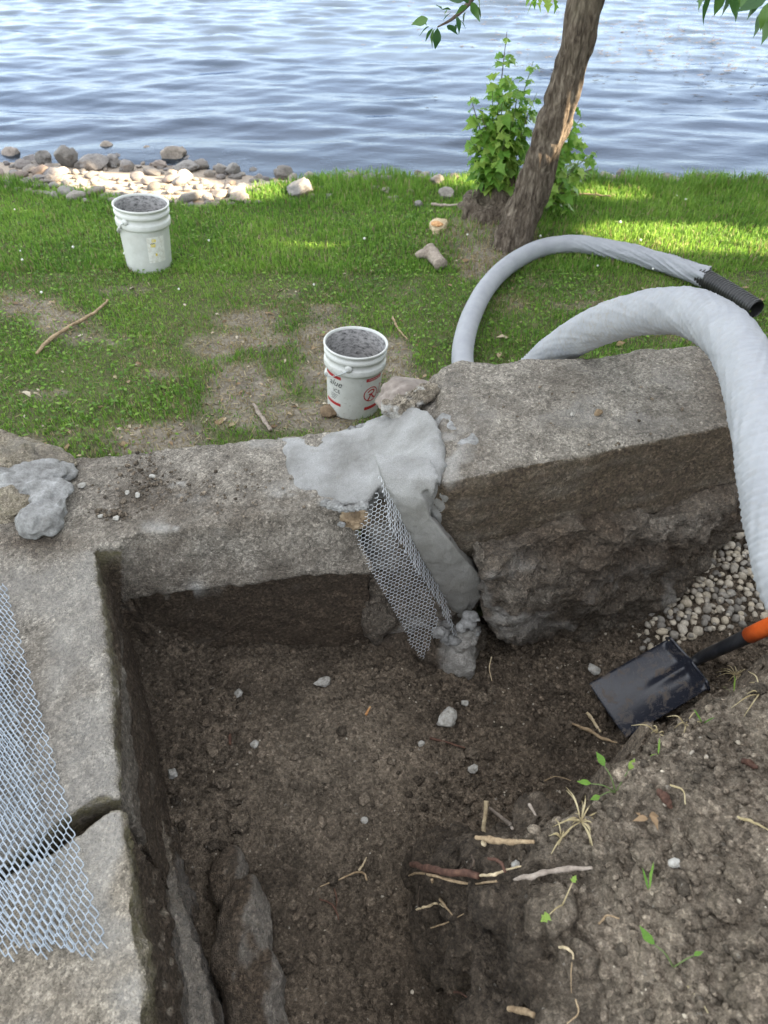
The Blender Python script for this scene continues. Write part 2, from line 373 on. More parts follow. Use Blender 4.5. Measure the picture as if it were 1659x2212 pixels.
    m = M('bucket_inside'); n = m.noise(38, 5, .7, m.co((1, 1, 2.2)), .5); c = m.ramp(n, [(.34, (.05, .049, .05)), (.43, (.20, .195, .19)), (.55, (.34, .33, .32)), (.72, (.43, .42, .41))])
    MAT['bucket_inside'] = m.done(c, .85, m.bump(n, .25, .003), .2)
    m = M('residue'); n = m.noise(30, 5, .7); MAT['residue'] = m.done(m.ramp(n, [(.35, (.035, .034, .034)), (.65, (.10, .098, .095))]), .9, m.bump(n, .5, .004))
    m = M('print_red'); n = m.noise(60, 4, .7); MAT['print_red'] = m.done(m.ramp(n, [(.3, (.30, .018, .022)), (.7, (.43, .035, .038))]), .5)
    m = M('print_black'); MAT['print_black'] = m.done((.03, .035, .035), .5)
    m = M('print_white'); MAT['print_white'] = m.done((.7, .7, .68), .5)
    m = M('label_worn'); n = m.noise(50, 5, .7); c = m.ramp(n, [(.35, (.55, .53, .47)), (.6, (.70, .70, .66))]); c = m.mix(m.ramp(m.noise(70, 5, .75, m.co((1, 1, 3))), [(.62, 0.), (.66, .8)]), c, (.12, .12, .13))
    MAT['label_worn'] = m.done(c, .6)
    m = M('label_yellow'); n = m.noise(70, 4, .7); MAT['label_yellow'] = m.done(m.ramp(n, [(.4, (.66, .50, .03)), (.65, (.70, .66, .40))]), .5)
    m = M('fabric'); n = m.noise(9, 5, .65); wv = m.n('ShaderNodeTexWave', Scale=350.); m.set(wv.inputs['Vector'], m.co())
    c = m.ramp(n, [(.3, (.285, .295, .315)), (.65, (.335, .345, .365))]); c = m.mix(m.math('MULTIPLY', m.attr('grime'), m.ramp(m.noise(60, 5, .75), [(.48, 0.), (.66, .8)])), c, (.27, .24, .20))
    MAT['fabric'] = m.done(c, .85, m.bump(wv.outputs['Fac'], .12, .0015), .2, trans=.08)
    m = M('black_plastic'); n = m.noise(40, 4, .6); MAT['black_plastic'] = m.done(m.ramp(n, [(.3, (.012, .012, .013)), (.75, (.04, .038, .036))]), .38, None, .5)
    m = M('shovel_black'); n = m.noise(18, 6, .7); d = m.ramp(m.noise(26, 6, .75, m.co((1, 1, 1)), .8), [(.52, 0.), (.66, .75)])
    c = m.mix(d, (.018, .020, .028), (.13, .10, .072)); rgh = m.ramp(d, [(0, .27), (.7, .9)]); MAT['shovel_black'] = m.done(c, rgh, m.bump(m.noise(90, 4, .7), .25, .002), .5)
    m = M('shaft_black'); n = m.noise(40, 4, .7, m.co((1, 1, .2))); MAT['shaft_black'] = m.done(m.ramp(n, [(.4, (.012, .013, .016)), (.75, (.05, .05, .052))]), .4, None, .5)
    m = M('orange_paint'); n = m.noise(30, 4, .65); MAT['orange_paint'] = m.done(m.ramp(n, [(.3, (.62, .085, .012)), (.7, (.80, .15, .025))]), .4, None, .45)
    m = M('steel'); MAT['steel'] = m.done((.5, .52, .54), .35, None, .5, .9)
    m = M('lath'); n = m.noise(60, 4, .6); MAT['lath'] = m.done(m.ramp(n, [(.3, (.24, .28, .32)), (.7, (.42, .47, .52))]), .42, None, .5, .5)
    m = M('lath_fine'); n = m.noise(60, 4, .6); MAT['lath_fine'] = m.done(m.ramp(n, [(.3, (.44, .46, .47)), (.7, (.66, .68, .70))]), .45, None, .5, .5)

    # water: mirror by Fresnel over clear, faintly tinted water
    m = M('water'); nb = m.noise(14, 3, .55, m.co((.7, 1.6, 1))); nrm = m.bump(nb, .13, .03)
    gl = m.n('ShaderNodeBsdfGlossy', Roughness=.045); gl.inputs['Color'].default_value = (.52, .60, .74, 1); m.set(gl.inputs['Normal'], nrm)
    tr = m.n('ShaderNodeBsdfTransparent'); tr.inputs['Color'].default_value = (.50, .60, .66, 1)
    df = m.n('ShaderNodeBsdfDiffuse'); df.inputs['Color'].default_value = (.028, .040, .058, 1); mb = m.n('ShaderNodeMixShader'); m.set(mb.inputs[0], m.attr('deep')); m.t.links.new(tr.outputs[0], mb.inputs[1]); m.t.links.new(df.outputs[0], mb.inputs[2])
    fr = m.n('ShaderNodeFresnel', IOR=1.333); m.set(fr.inputs['Normal'], nrm)
    ms = m.n('ShaderNodeMixShader'); m.t.links.new(fr.outputs[0], ms.inputs[0]); m.t.links.new(mb.outputs[0], ms.inputs[1]); m.t.links.new(gl.outputs[0], ms.inputs[2])
    m.t.links.new(ms.outputs[0], m.out.inputs['Surface']); MAT['water'] = m.m
mats()

def blob(c, r, sub=3, amp=.25, freq=2.5, seed=0., flat=1., rotz=0.):
    V, Fc = ICO[sub]; r = np.asarray(r if not np.isscalar(r) else (r, r, r*flat), float)
    U = V*(1+amp*fbm(V, freq, 3, .5, seed)[:, None]); U = U*(1+.10*fbm(V, freq*3, 3, .5, seed+9)[:, None])
    U = U*r; c0, s0 = math.cos(rotz), math.sin(rotz); U = np.column_stack([U[:, 0]*c0-U[:, 1]*s0, U[:, 0]*s0+U[:, 1]*c0, U[:, 2]])
    return U+np.asarray(c, float), Fc

# ------------------------------------------------------------------ ground by the lake
def lerpx(tab):
    tab = np.asarray(tab, float); return lambda x: np.interp(x, tab[:, 0], tab[:, 1])
def xy_line(pts, z):
    q = np.array([P(x, y, z) for x, y in pts]); return lerpx(q[:, :2])
WATER_Z = -.12
EDGE = xy_line([(-300, 392), (0, 397), (150, 420), (250, 436), (425, 450), (500, 438), (560, 404), (700, 390), (1000, 392), (1400, 396), (1900, 398)], -.02)
SHORE = xy_line([(-300, 352), (0, 352), (200, 356), (400, 362), (500, 374), (560, 384), (700, 386), (1000, 388), (1400, 392), (1900, 394)], WATER_Z)
STUMP = PY(1060, 470, 5.62)
def lawn_z(X, Y):
    e = EDGE(X); s = np.maximum(SHORE(X), e+.08)
    p = p3(X, Y)
    e = e+.16*fbm(p3(X, 0*X), 2.2, 3); z = .022*fbm(p, 1.1, 3) + .010*fbm(p, 6, 3)
    z = z + .13*np.exp(-(((X-STUMP[0]+.02)/.33)**2+((Y-5.55)/.36)**2)**1.3)         # earth heaped round the old stump
    t = np.clip((Y-e)/(s-e), 0, 4)
    z = np.where(Y > e, z*np.clip(1-.5*t, .3, 1) + (WATER_Z-.0)*smooth(0, 1.15, t), z)
    z = z - .11*np.clip(Y-s, 0, 6) - .05*smooth(0, .4, Y-s)
    z = z - .06*smooth(2.9, 2.3, Y)
    return z
BARE = [(520, 830, 150, 70), (600, 900, 190, 50), (690, 760, 70, 110), (120, 690, 110, 45), (30, 660, 70, 40), (700, 900, 120, 60), (860, 760, 60, 60), (560, 690, 120, 40), (900, 860, 80, 90), (1040, 560, 80, 50), (300, 940, 200, 40), (480, 740, 120, 40), (720, 900, 60, 50)]
def bare_at(X, Y):
    x, y = proj(p3(X, Y, 0.)); b = 0
    for cx, cy, rx, ry in BARE: b = np.maximum(b, np.exp(-(((x-cx)/rx)**2+((y-cy)/ry)**2)))
    n = fbm(p3(X, Y), 5, 4)
    b = .95*smooth(.30, .9, b + .6*n)
    b = np.maximum(b, smooth(.22, .45, n)*smooth(5.2, 3.6, Y)*.8)
    b = np.maximum(b, .7*np.exp(-(((X-.80)/.42)**2+((Y-5.25)/.30)**2)))
    return np.clip(b, 0, 1)
def build_lawn():
    xs = np.linspace(-9, 9, 300); ys = np.concatenate([np.linspace(1.75, 7.6, 140), np.linspace(7.65, 22, 30)])
    Y, X = np.meshgrid(ys, xs, indexing='ij'); X = X.ravel(); Y = Y.ravel(); Z = lawn_z(X, Y)
    e = EDGE(X); s = SHORE(X)
    sand = smooth(-.06, .12, Y-e)*(1-smooth(-.02, .2, Y-s)*.6)*np.where(s-e > .3, 1, .6); wet = smooth(-.05, .12, Y-s)*.75
    me = mesh_np('lawn', p3(X, Y, Z), grid_faces(len(ys), len(xs))[:, ::-1], True, {'bare': bare_at(X, Y), 'sand': sand, 'wet': wet})
    tag(link('lawn', me, MAT['lawn_soil']), kind='structure')
    # land beyond the parts in view: one wide sheet
    me = mesh_py('ground', [(-600, -600, -3.2), (600, -600, -3.2), (600, 900, -3.2), (-600, 900, -3.2)], [(0, 1, 2, 3)])
    tag(link('ground', me, MAT['lawn_soil']), kind='structure')
build_lawn()

def build_water():
    xs = np.linspace(-1, 1, 300); ys = np.concatenate([np.linspace(5.9, 11, 150), np.linspace(11.03, 24, 270), 24*1.12**np.arange(1, 30)])
    Yg, U = np.meshgrid(ys, xs, indexing='ij'); X = U*(Yg*.62+2.2); X = np.where(Yg > 24, U*(24*.62+2.2)*(1+(Yg-24)*.25), X)
    Z = np.zeros_like(X); r = np.random.default_rng(5)
    for k in range(40):
        lam = .26*(8.**r.random()); ang = math.radians(r.normal(-86, 20)) ; kx, ky = math.cos(ang), math.sin(ang)
        a = .0025*lam*r.uniform(.5, 1.4)
        ph = 2*math.pi/lam*(kx*X+ky*Yg) + 6.28*r.random() + 1.5*np.sin((X*r.normal()+Yg*r.normal())*.7)
        damp = smooth(70, 28, Yg)*(1+.5*smooth(9, 16, Yg))
        Z = Z + a*(np.sin(ph)+.25*np.sin(2*ph+1.2))*damp
    calm = .86+.14*smooth(-.2, .25, fbm(p3(X, Yg), .8, 2))
    edge = .35+.65*smooth(0, 1.6, Yg-SHORE(X))
    V = p3(X.ravel(), Yg.ravel(), (WATER_Z + Z*calm*edge).ravel())
    tag(link('lake_water', mesh_np('lake_water', V, grid_faces(len(ys), len(xs))[:, ::-1], True, {'deep': (.25+.72*smooth(.1, 2.2, Yg-SHORE(X))).ravel()}), MAT['water']), kind='structure')
    # drifting bits of weed on the surface
    parts = []; r = np.random.default_rng(8); V0 = []; F0 = []
    for k in range(520):
        c = [(1500, 60, 130, 55), (1250, 95, 150, 50), (1600, 150, 90, 40), (1080, 25, 120, 18)][r.choice(4, p=[.38, .34, .14, .14])]
        q = P(c[0]+r.normal()*c[2], max(-40, c[1]+r.normal()*c[3]), WATER_Z)
        if q[1] > 24 or q[1] < 9: continue
        l = r.uniform(.02, .075); w = r.uniform(.006, .015); a = r.normal(.05, .35); d = np.array([math.cos(a), math.sin(a), 0])*l; n = np.array([-math.sin(a), math.cos(a), 0])*w
        o = len(V0); zz = np.array([0, 0, .022]); V0 += [q-d+zz, q+n*.8+zz, q+d+zz, q-n+zz, q+zz+np.array([0, 0, .006])]; F0 += [(o, o+3, o+4), (o+3, o+2, o+4), (o+2, o+1, o+4), (o+1, o, o+4)]
    tag(link('floating_weed', mesh_np('floating_weed', V0, np.array(F0)), MAT['root_dark']), 'dark bits of weed drifting on the lake at upper right', 'weed', kind='stuff')
build_water()

# ------------------------------------------------------------------ excavated soil: pit floor and bank
CP = []
def cp(*l): CP.extend([tuple(P(x, y, z)) for x, y, z in l])
cp((330, 1500, -.08), (345, 1600, -.1), (400, 1800, -.12), (455, 2050, -.14), (520, 2230, -.15), (430, 1400, -.03), (560, 1395, -.05), (700, 1405, -.08), (850, 1440, -.1),
   (600, 1550, -.06), (700, 1700, -.05), (650, 1950, -.12), (750, 2150, -.15), (800, 2300, -.16), (850, 1600, -.09), (950, 1500, -.11), (1050, 1430, -.12), (1000, 1650, -.12),
   (900, 1800, -.14), (850, 1950, -.16), (1100, 1600, -.12), (1200, 1500, -.11), (1250, 1420, -.1), (1300, 1590, -.1), (1150, 1690, -.11), (1400, 1360, -.08), (1450, 1450, -.09),
   (1500, 1300, -.05), (1600, 1200, -.02), (1655, 1130, .02), (1640, 1320, -.03), (1540, 1400, -.05), (1440, 1250, -.06),
   (235, 1260, .30), (245, 1330, .20), (285, 1340, .20), (300, 1420, .08), (255, 1420, .12), (350, 1370, .1))
CP += [(-.62, 1.70, -.06), (-.4, 1.76, -.08), (-.2, 1.80, -.1), (-.7, 1.9, -.1), (-.4, 1.95, -.1), (-.2, 2.0, -.1), (0.1, 1.86, -.1), (.1, 2.05, -.1), (.6, 2.0, -.1), (1.2, 2.1, -.05), (1.9, 2.1, .05), (2.3, 1.6, .05), (-.95, 1.2, -.1), (-.95, .5, -.1), (-.6, 0, -.1), (0, .1, -.16), (-.1, -.3, -.16)]
EDGE_PX = [(1780, 1350, .56), (1655, 1408, .56), (1525, 1488, .56), (1380, 1563, .56), (1300, 1648, .57), (1190, 1743, .58), (1110, 1802, .53)]
for x, y, z in EDGE_PX:
    a = P(x, y, z); b = P(x, y, -.1); CP.append(tuple(a)); c = a+(b-a)*.42; CP.append((c[0], c[1], -.07)); c = a+(b-a)*.2; CP.append((c[0], c[1], z-.30))
cp((1600, 1600, .62), (1450, 1750, .63), (1330, 1850, .61), (1245, 1883, .57), (1400, 2000, .63), (1600, 2000, .67), (1380, 2133, .61), (1640, 2230, .69), (1500, 2230, .67), (1600, 1480, .59), (1700, 1700, .66), (1440, 1580, .58),
   (880, 1950, -.16), (915, 1870, -.14), (905, 2050, -.16), (965, 2170, -.16), (1000, 2300, -.15), (1000, 1800, -.10), (985, 1845, .10), (945, 1890, .08), (925, 1940, .05), (975, 2040, .06), (1035, 2165, .08), (1070, 2300, .1), (1010, 1900, .25), (1000, 1960, .24), (1050, 2070, .27), (1110, 2190, .30), (1080, 1850, .42), (1120, 1960, .43), (1150, 2060, .43), (1210, 2190, .46), (1180, 1990, .52), (1250, 2110, .54), (1140, 1860, .52), (1290, 2230, .56))
CP += [(2.3, .2, .74), (2.3, .9, .68), (1.0, -.3, .74), (.45, -.3, .6), (.2, -.3, -.1), (1.6, .7, .70)]
CPA = np.array(CP)
def _rbf():
    d = np.linalg.norm(CPA[:, None, :2]-CPA[None, :, :2], axis=2); n = len(CPA)
    A = np.zeros((n+3, n+3)); A[:n, :n] = -d - 1e-3*np.eye(n)*0 + 2e-3*np.eye(n); A[:n, n] = 1; A[:n, n+1:n+3] = CPA[:, :2]; A[n:, :n] = A[:n, n:].T
    return np.linalg.solve(A, np.concatenate([CPA[:, 2], [0, 0, 0]]))
RBFW = _rbf()
def soil_base(X, Y):
    z = np.zeros_like(X); n = len(CPA)
    for k in range(n): z -= RBFW[k]*np.sqrt((X-CPA[k, 0])**2+(Y-CPA[k, 1])**2)
    return z+RBFW[n]+RBFW[n+1]*X+RBFW[n+2]*Y
SX = np.arange(-1.0, 2.4, .0055); SY = np.arange(-.3, 2.14, .0055)
def build_soil():
    global SOILZ, SOILB
    cx = np.linspace(SX[0], SX[-1], 180); cy = np.linspace(SY[0], SY[-1], 140)
    Yc, Xc = np.meshgrid(cy, cx, indexing='ij'); Zc = soil_base(Xc, Yc)
    # bilinear to the fine grid
    def up(Zc):
        T = np.array([np.interp(SX, cx, r) for r in Zc]); return np.array([np.interp(SY, cy, T[:, j]) for j in range(T.shape[1])]).T
    Zb = up(Zc); SOILB = Zb
    Y, X = np.meshgrid(SY, SX, indexing='ij'); p = p3(X, Y, Zb)
    n1 = fbm(p, 5, 3); n2 = fbm(p, 22, 4, .6); n3 = fbm(p, 75, 3, .6)
    bill = np.abs(fbm(p, 16, 3)); crumb = np.clip(fbm(p, 48, 2), 0, 1)
    gx, gy = np.gradient(Zb, .0055); slope = np.clip(np.hypot(gx, gy), 0, 3)
    amp = .75+.5*smooth(-.2, .3, fbm(p, 3, 2)) + .3*np.clip(slope, 0, 1.5)
    Z = Zb + .024*n1 + amp*(.022*n2 + .010*n3 - .014*bill + .020*crumb)
    # ragged scallops where the spade cut the bank
    Z = Z + np.clip(slope-.5, 0, 1)*(.03*fbm(p, 30, 4, .6)+.06*fbm(p*np.array([1, 1, .3]), 9, 3)+.03*np.abs(fbm(p, 20, 3)))
    SOILZ = Z
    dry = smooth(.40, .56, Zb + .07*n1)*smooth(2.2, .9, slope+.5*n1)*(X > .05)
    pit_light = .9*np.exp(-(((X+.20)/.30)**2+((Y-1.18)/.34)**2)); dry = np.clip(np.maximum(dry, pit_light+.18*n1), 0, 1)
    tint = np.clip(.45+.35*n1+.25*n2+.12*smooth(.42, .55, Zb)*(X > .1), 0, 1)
    V = np.stack([X, Y, Z], -1).reshape(-1, 3); Fc = grid_faces(len(SY), len(SX))[:, ::-1]
    zc = Zb.ravel()[Fc].mean(1); xc = X.ravel()[Fc].mean(1)
    yc = Y.ravel()[Fc].mean(1); bank = (zc > .0) & (xc > .02) & (yc < 1.62)
    keep = (yc < 1.90+.22*xc) | (xc > .25); bank &= keep
    for nm, msk in (('pit_floor', ~bank & keep), ('soil_bank', bank)):
        f = Fc[msk]; u, inv = np.unique(f, return_inverse=True)
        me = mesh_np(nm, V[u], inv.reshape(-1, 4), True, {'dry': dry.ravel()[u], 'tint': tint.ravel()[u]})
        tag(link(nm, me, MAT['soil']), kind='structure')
build_soil()
def soil_z(x, y):
    i = np.clip((np.asarray(y)-SY[0])/.0055, 0, len(SY)-1.01); j = np.clip((np.asarray(x)-SX[0])/.0055, 0, len(SX)-1.01)
    a = np.floor(i).astype(int); b = np.floor(j).astype(int); u = i-a; v = j-b
    return (1-u)*(1-v)*SOILZ[a, b]+u*(1-v)*SOILZ[a+1, b]+(1-u)*v*SOILZ[a, b+1]+u*v*SOILZ[a+1, b+1]
def bank_face():
    # the cut side of the bank: clumped, root bound earth
    r = np.random.default_rng(2); pcs = []
    rows = [(955, 1895, .00, .09), (965, 1960, .02, .10), (985, 2040, .02, .10), (1030, 2130, .04, .10), (1075, 2225, .06, .11), (1105, 2330, .06, .12), (1015, 1850, .14, .075), (1020, 1905, .23, .09), (1045, 1975, .24, .10), (1075, 2065, .26, .10), (1125, 2165, .28, .11), (1170, 2270, .3, .12),
            (1085, 1852, .36, .075), (1110, 1905, .40, .085), (1130, 1980, .41, .09), (1160, 2060, .42, .09), (1215, 2165, .43, .10), (1265, 2270, .45, .11), (1150, 1805, .44, .07), (1190, 1880, .485, .07), (1215, 1990, .50, .07), (1265, 2090, .51, .07)]
    for k, (x, y, z, s) in enumerate(rows): pcs.append(blob(P(x, y, z), (s*1.05, s*1.05, s*1.1), 3, .35, 1.9, 1.7*k))
    V, Fc, N = remesh(pcs, .0075); V = rough(V, Fc, [(.05, 7, 3), (.035, 18, 4), (.016, 50, 4)], 2); N = normals(V, Fc); n = fbm(V, 6, 3)
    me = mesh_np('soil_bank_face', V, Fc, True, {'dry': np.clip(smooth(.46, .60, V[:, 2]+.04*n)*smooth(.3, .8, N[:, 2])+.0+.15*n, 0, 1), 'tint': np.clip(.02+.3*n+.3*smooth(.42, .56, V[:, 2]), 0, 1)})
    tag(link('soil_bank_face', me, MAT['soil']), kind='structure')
    from mathutils.bvhtree import BVHTree
    return BVHTree.FromPolygons(V.tolist(), Fc.tolist())
def on_soil(x, y):              # where the line of sight at a picture point first meets the soil
    d = ray(x, y); t = np.linspace(1.0, 3.6, 1500); q = np.array([0, 0, ZC])+d*t[:, None]
    hit = q[:, 2] < soil_z(q[:, 0], q[:, 1]); k = int(np.argmax(hit)); h = FACE.ray_cast(Vector((0, 0, ZC)), Vector(d)) if FACE else (None,)
    if h[0] is not None and h[0].z > q[k][2]: return np.array(h[0])
    return q[k]
def on_lawn(x, y):
    p = P(x, y, 0.)
    for _ in range(4): p = P(x, y, float(lawn_z(np.array([p[0]]), np.array([p[1]]))[0]))
    return p

FACE = bank_face()
def build_upper_ground():
    xs = np.linspace(-8, 9, 90); ys = np.linspace(-9, -.27, 50); Y, X = np.meshgrid(ys, xs, indexing='ij')
    Z = .70+.03*fbm(p3(X, Y), 1.3, 3)-.9*np.exp(-((X+.15)/.42)**4)*smooth(-1.0, -.3, Y)
    me = mesh_np('upper_ground', np.stack([X, Y, Z], -1).reshape(-1, 3), grid_faces(50, 90)[:, ::-1], True, {'dry': np.ones(X.size)*.9, 'tint': np.ones(X.size)*.5})
    tag(link('upper_ground', me, MAT['soil']), kind='structure')
    xs = np.linspace(2.38, 9, 40); ys = np.linspace(-.3, 2.2, 30); Y, X = np.meshgrid(ys, xs, indexing='ij'); Z = .70+.03*fbm(p3(X, Y), 1.3, 3)-.65*smooth(1.0, 1.4, Y)
    me = mesh_np('side_ground', np.stack([X, Y, Z], -1).reshape(-1, 3), grid_faces(30, 40)[:, ::-1], True, {'dry': np.ones(X.size)*.9, 'tint': np.ones(X.size)*.5})
    tag(link('side_ground', me, MAT['soil']), kind='structure')
build_upper_ground()

# ------------------------------------------------------------------ concrete walls
WALLN = np.array([-.24, .97, 0])            # across the wall, away from the camera
ZL, ZR = .58, .75
def dirt_attrs(V, N, dirt_shade, moss_tint=None, pale=None):
    z0 = np.zeros(len(V)); return {'dirt_shade': np.clip(dirt_shade, 0, 1), 'moss_tint': z0 if moss_tint is None else np.clip(moss_tint, 0, 1), 'pale': z0 if pale is None else np.clip(pale, 0, 1)}
def add_concrete(name, pieces, vox, spec, mat, label, cat, dirtf, relaxn=2, parent=None, layers=0., side_rough=1.):
    V, Fc, N = remesh(pieces, vox)
    V = rough(V, Fc, spec, relaxn); N = normals(V, Fc)
    V = V+N*(side_rough*smooth(.7, .3, N[:, 2])*(.022*fbm(V, 11, 3, .5, 7.)+.014*fbm(V, 36, 3, .6, 3.)))[:, None]; N = normals(V, Fc)
    if layers:
        face = smooth(.6, .2, np.abs(N[:, 2])); n = fbm(V*np.array([1, 1, .2]), 3, 2); V = V+N*(layers*face*fbm(np.column_stack([V[:, 0]*1.5, V[:, 1]*1.5, V[:, 2]*28+2*n]), 1, 3))[:, None]; N = normals(V, Fc)
    at = dirtf(V, N)
    if parent is not None: return part(name, V, Fc, mat, parent, at), V, Fc, N
    return base_mesh_thing(name, V, Fc, mat, label, cat, None, at), V, Fc, N

def ring(bt, ft, fb, zt, zfb, under=.075, zlow=-.3):
    BT = P(*bt, zt); FT = P(*ft, zt); FB = P(*fb, zfb) if fb is not None else np.array([FT[0], FT[1], zfb]); 
    UB = FB + WALLN*under + np.array([0, 0, -.03])
    return [np.array([BT[0], BT[1], zlow]), BT, FT, FB, UB, np.array([UB[0], UB[1], zlow])]
def left_wall():
    R = [ring((-420, 1000), (-420, 1260), None, ZL, .1, .03), ring((120, 992), (120, 1215), None, ZL, .1, .03), ring((200, 985), (205, 1180), None, ZL, .1, .03), ring((262, 979), (260, 1180), None, ZL, .1, .03),
         ring((268, 978), (268, 1156), (264, 1292), ZL, .36), ring((460, 958), (465, 1134), (520, 1264), ZL, .36), ring((600, 942), (610, 1105), (690, 1247), ZL, .37), ring((745, 927), (738, 1088), (812, 1236), ZL, .37)]
    def dirtf(V, N):
        x, y = proj(V); n = fbm(V, 7, 4); n2 = fbm(V, 2.5, 3)
        d = .55*np.exp(-(((x-330)/110)**2+((y-1040)/70)**2)) + .5*np.exp(-(((x-450)/260)**2+((y-1120)/45)**2)) + .5*smooth(1195, 1290, y+25*n) + 1.2*(V[:, 2] < .345)*(x > 262) + .9*(V[:, 2] < .45)*(x < 262)*(x > 205)  # under the overhang: earth, with the recess shade painted in
        d = d*(.75+.8*n) + .25*smooth(.1, .5, n2)
        pl = .8*smooth(.12, .35, fbm(V, 16, 3))*np.exp(-(((x-400)/70)**2+((y-1052)/25)**2)) + .7*smooth(.05, .3, fbm(V, 14, 3))*np.exp(-(((x-385)/95)**2+((y-1140)/14)**2)) + .9*np.exp(-(((x-423)/16)**2+((y-1272)/14)**2)) + .5*np.exp(-(((x-560)/80)**2+((y-965)/25)**2))*smooth(0, .3, n) + .7*smooth(-.1, .25, fbm(V, 22, 3))*np.exp(-(((x-650)/75)**2+((y-1068)/26)**2))
        return dirt_attrs(V, N, d, None, pl)
    arm_far = [P(-420, 1150, ZL), P(205, 1150, ZL), P(207, 1200, ZL), P(216, 1290, ZL), P(231, 1400, ZL), P(237, 1500, ZL), P(250, 1620, ZL), P(259, 1726, ZL), P(228, 1718, ZL), P(190, 1732, ZL), P(150, 1762, ZL), P(100, 1796, ZL), P(50, 1836, ZL), P(0, 1868, ZL), P(-120, 1930, ZL), P(-420, 2010, ZL)]
    foot = [P(-300, 1300, 0), P(255, 1290, .04), P(262, 1400, .04), P(280, 1560, .04), P(318, 1640, .04), P(342, 1730, .04), P(355, 1800, .04), P(300, 1900, .04), P(-300, 2000, .04)]
    R2 = [prism(arm_far, -.3, ZL), prism(foot, -.35, .045)]
    def dirt_shade_arm(V, N):
        d = dirtf(V, N); x, y = proj(V); side = smooth(.75, .35, N[:, 2]); arm = (y > 1190) & ((x < 262) | ((x < 420) & (V[:, 2] < .3))); n = fbm(V, 9, 4)
        d['dirt_shade'] = np.where(arm, np.clip(side*smooth(.57, .47, V[:, 2])*(1.1+.6*n)+.7*(V[:, 2] < .1), 0, 1)+.12*smooth(.1, .4, n), d['dirt_shade'])
        d['dirt_shade'] = np.maximum(d['dirt_shade'], .75*np.exp(-(((x-60)/110)**2+((y-1170)/28)**2)))  # shadow below the corner lump, painted as a dark band
        d['moss_tint'] = np.where(arm, np.clip(smooth(.85, .4, N[:, 2])*smooth(.44, .56, V[:, 2])*.8, 0, 1), 0)
        d['pale'] = np.where(arm, .32*smooth(.0, .35, fbm(V, 5, 3)+.1)*smooth(.6, .9, N[:, 2])*(V[:, 2] > .4), d['pale'])
        return d
    # the top of the arm stands a little proud and meets the wall without a joint
    return add_concrete('broken_concrete_wall', [loft(R)]+R2, .009, [(.012, 4, 3), (.010, 18, 4), (.0035, 60, 2)], MAT['concrete'], 'weathered corner of an old concrete retaining wall left of the mortar patch', 'concrete wall', dirt_shade_arm, side_rough=.55)
LW = left_wall()

def near_arm():
    top = [P(262, 1744, ZL), P(268, 1800, ZL), P(276, 1850, ZL), P(290, 2000, ZL), P(311, 2212, ZL), P(330, 2420, ZL), P(-420, 2600, ZL), P(-420, 2080, ZL), P(-120, 1985, ZL), P(0, 1905, ZL), P(100, 1842, ZL), P(200, 1766, ZL)]
    foot = [P(345, 1742, .04), P(372, 1840, .04), P(398, 1950, .04), P(430, 2060, .04), P(452, 2150, .04), P(470, 2230, .04), P(500, 2420, .04), P(-300, 2500, .04), P(-300, 2000, .04), P(280, 1800, .04)]
    mid = [P(285, 1748, .3), P(310, 1850, .3), P(345, 2020, .3), P(375, 2212, .3), P(390, 2420, .3), P(-300, 2500, .3), P(-300, 2000, .3), P(200, 1790, .3)]
    def df(V, N):
        x, y = proj(V); n = fbm(V, 9, 4); side = smooth(.75, .35, N[:, 2])
        d = side*smooth(.57, .46, V[:, 2])*(1.15+.7*n)+.55*(V[:, 2] < .1)+.25*smooth(.05, .4, n)
        moss_tint = .8*smooth(.9, .4, N[:, 2])*smooth(.42, .55, V[:, 2]); pale = .5*smooth(-.05, .3, fbm(V, 5, 3))*smooth(.6, .9, N[:, 2])*(V[:, 2] > .4) + .22*(V[:, 2] < .12)*smooth(0, .3, fbm(V, 6, 3)+.15)
        return dirt_attrs(V, N, d, moss_tint, pale)
    return add_concrete('broken_concrete_wall', [prism(top, -.3, ZL-.004), prism(mid, -.3, .31), prism(foot, -.35, .04)], .008, [(.012, 4, 3), (.012, 17, 4), (.0035, 60, 2)], MAT['concrete_pale'], 'cracked off concrete wall end at the lower left under the wire lath', 'concrete wall', df)
NA = near_arm()

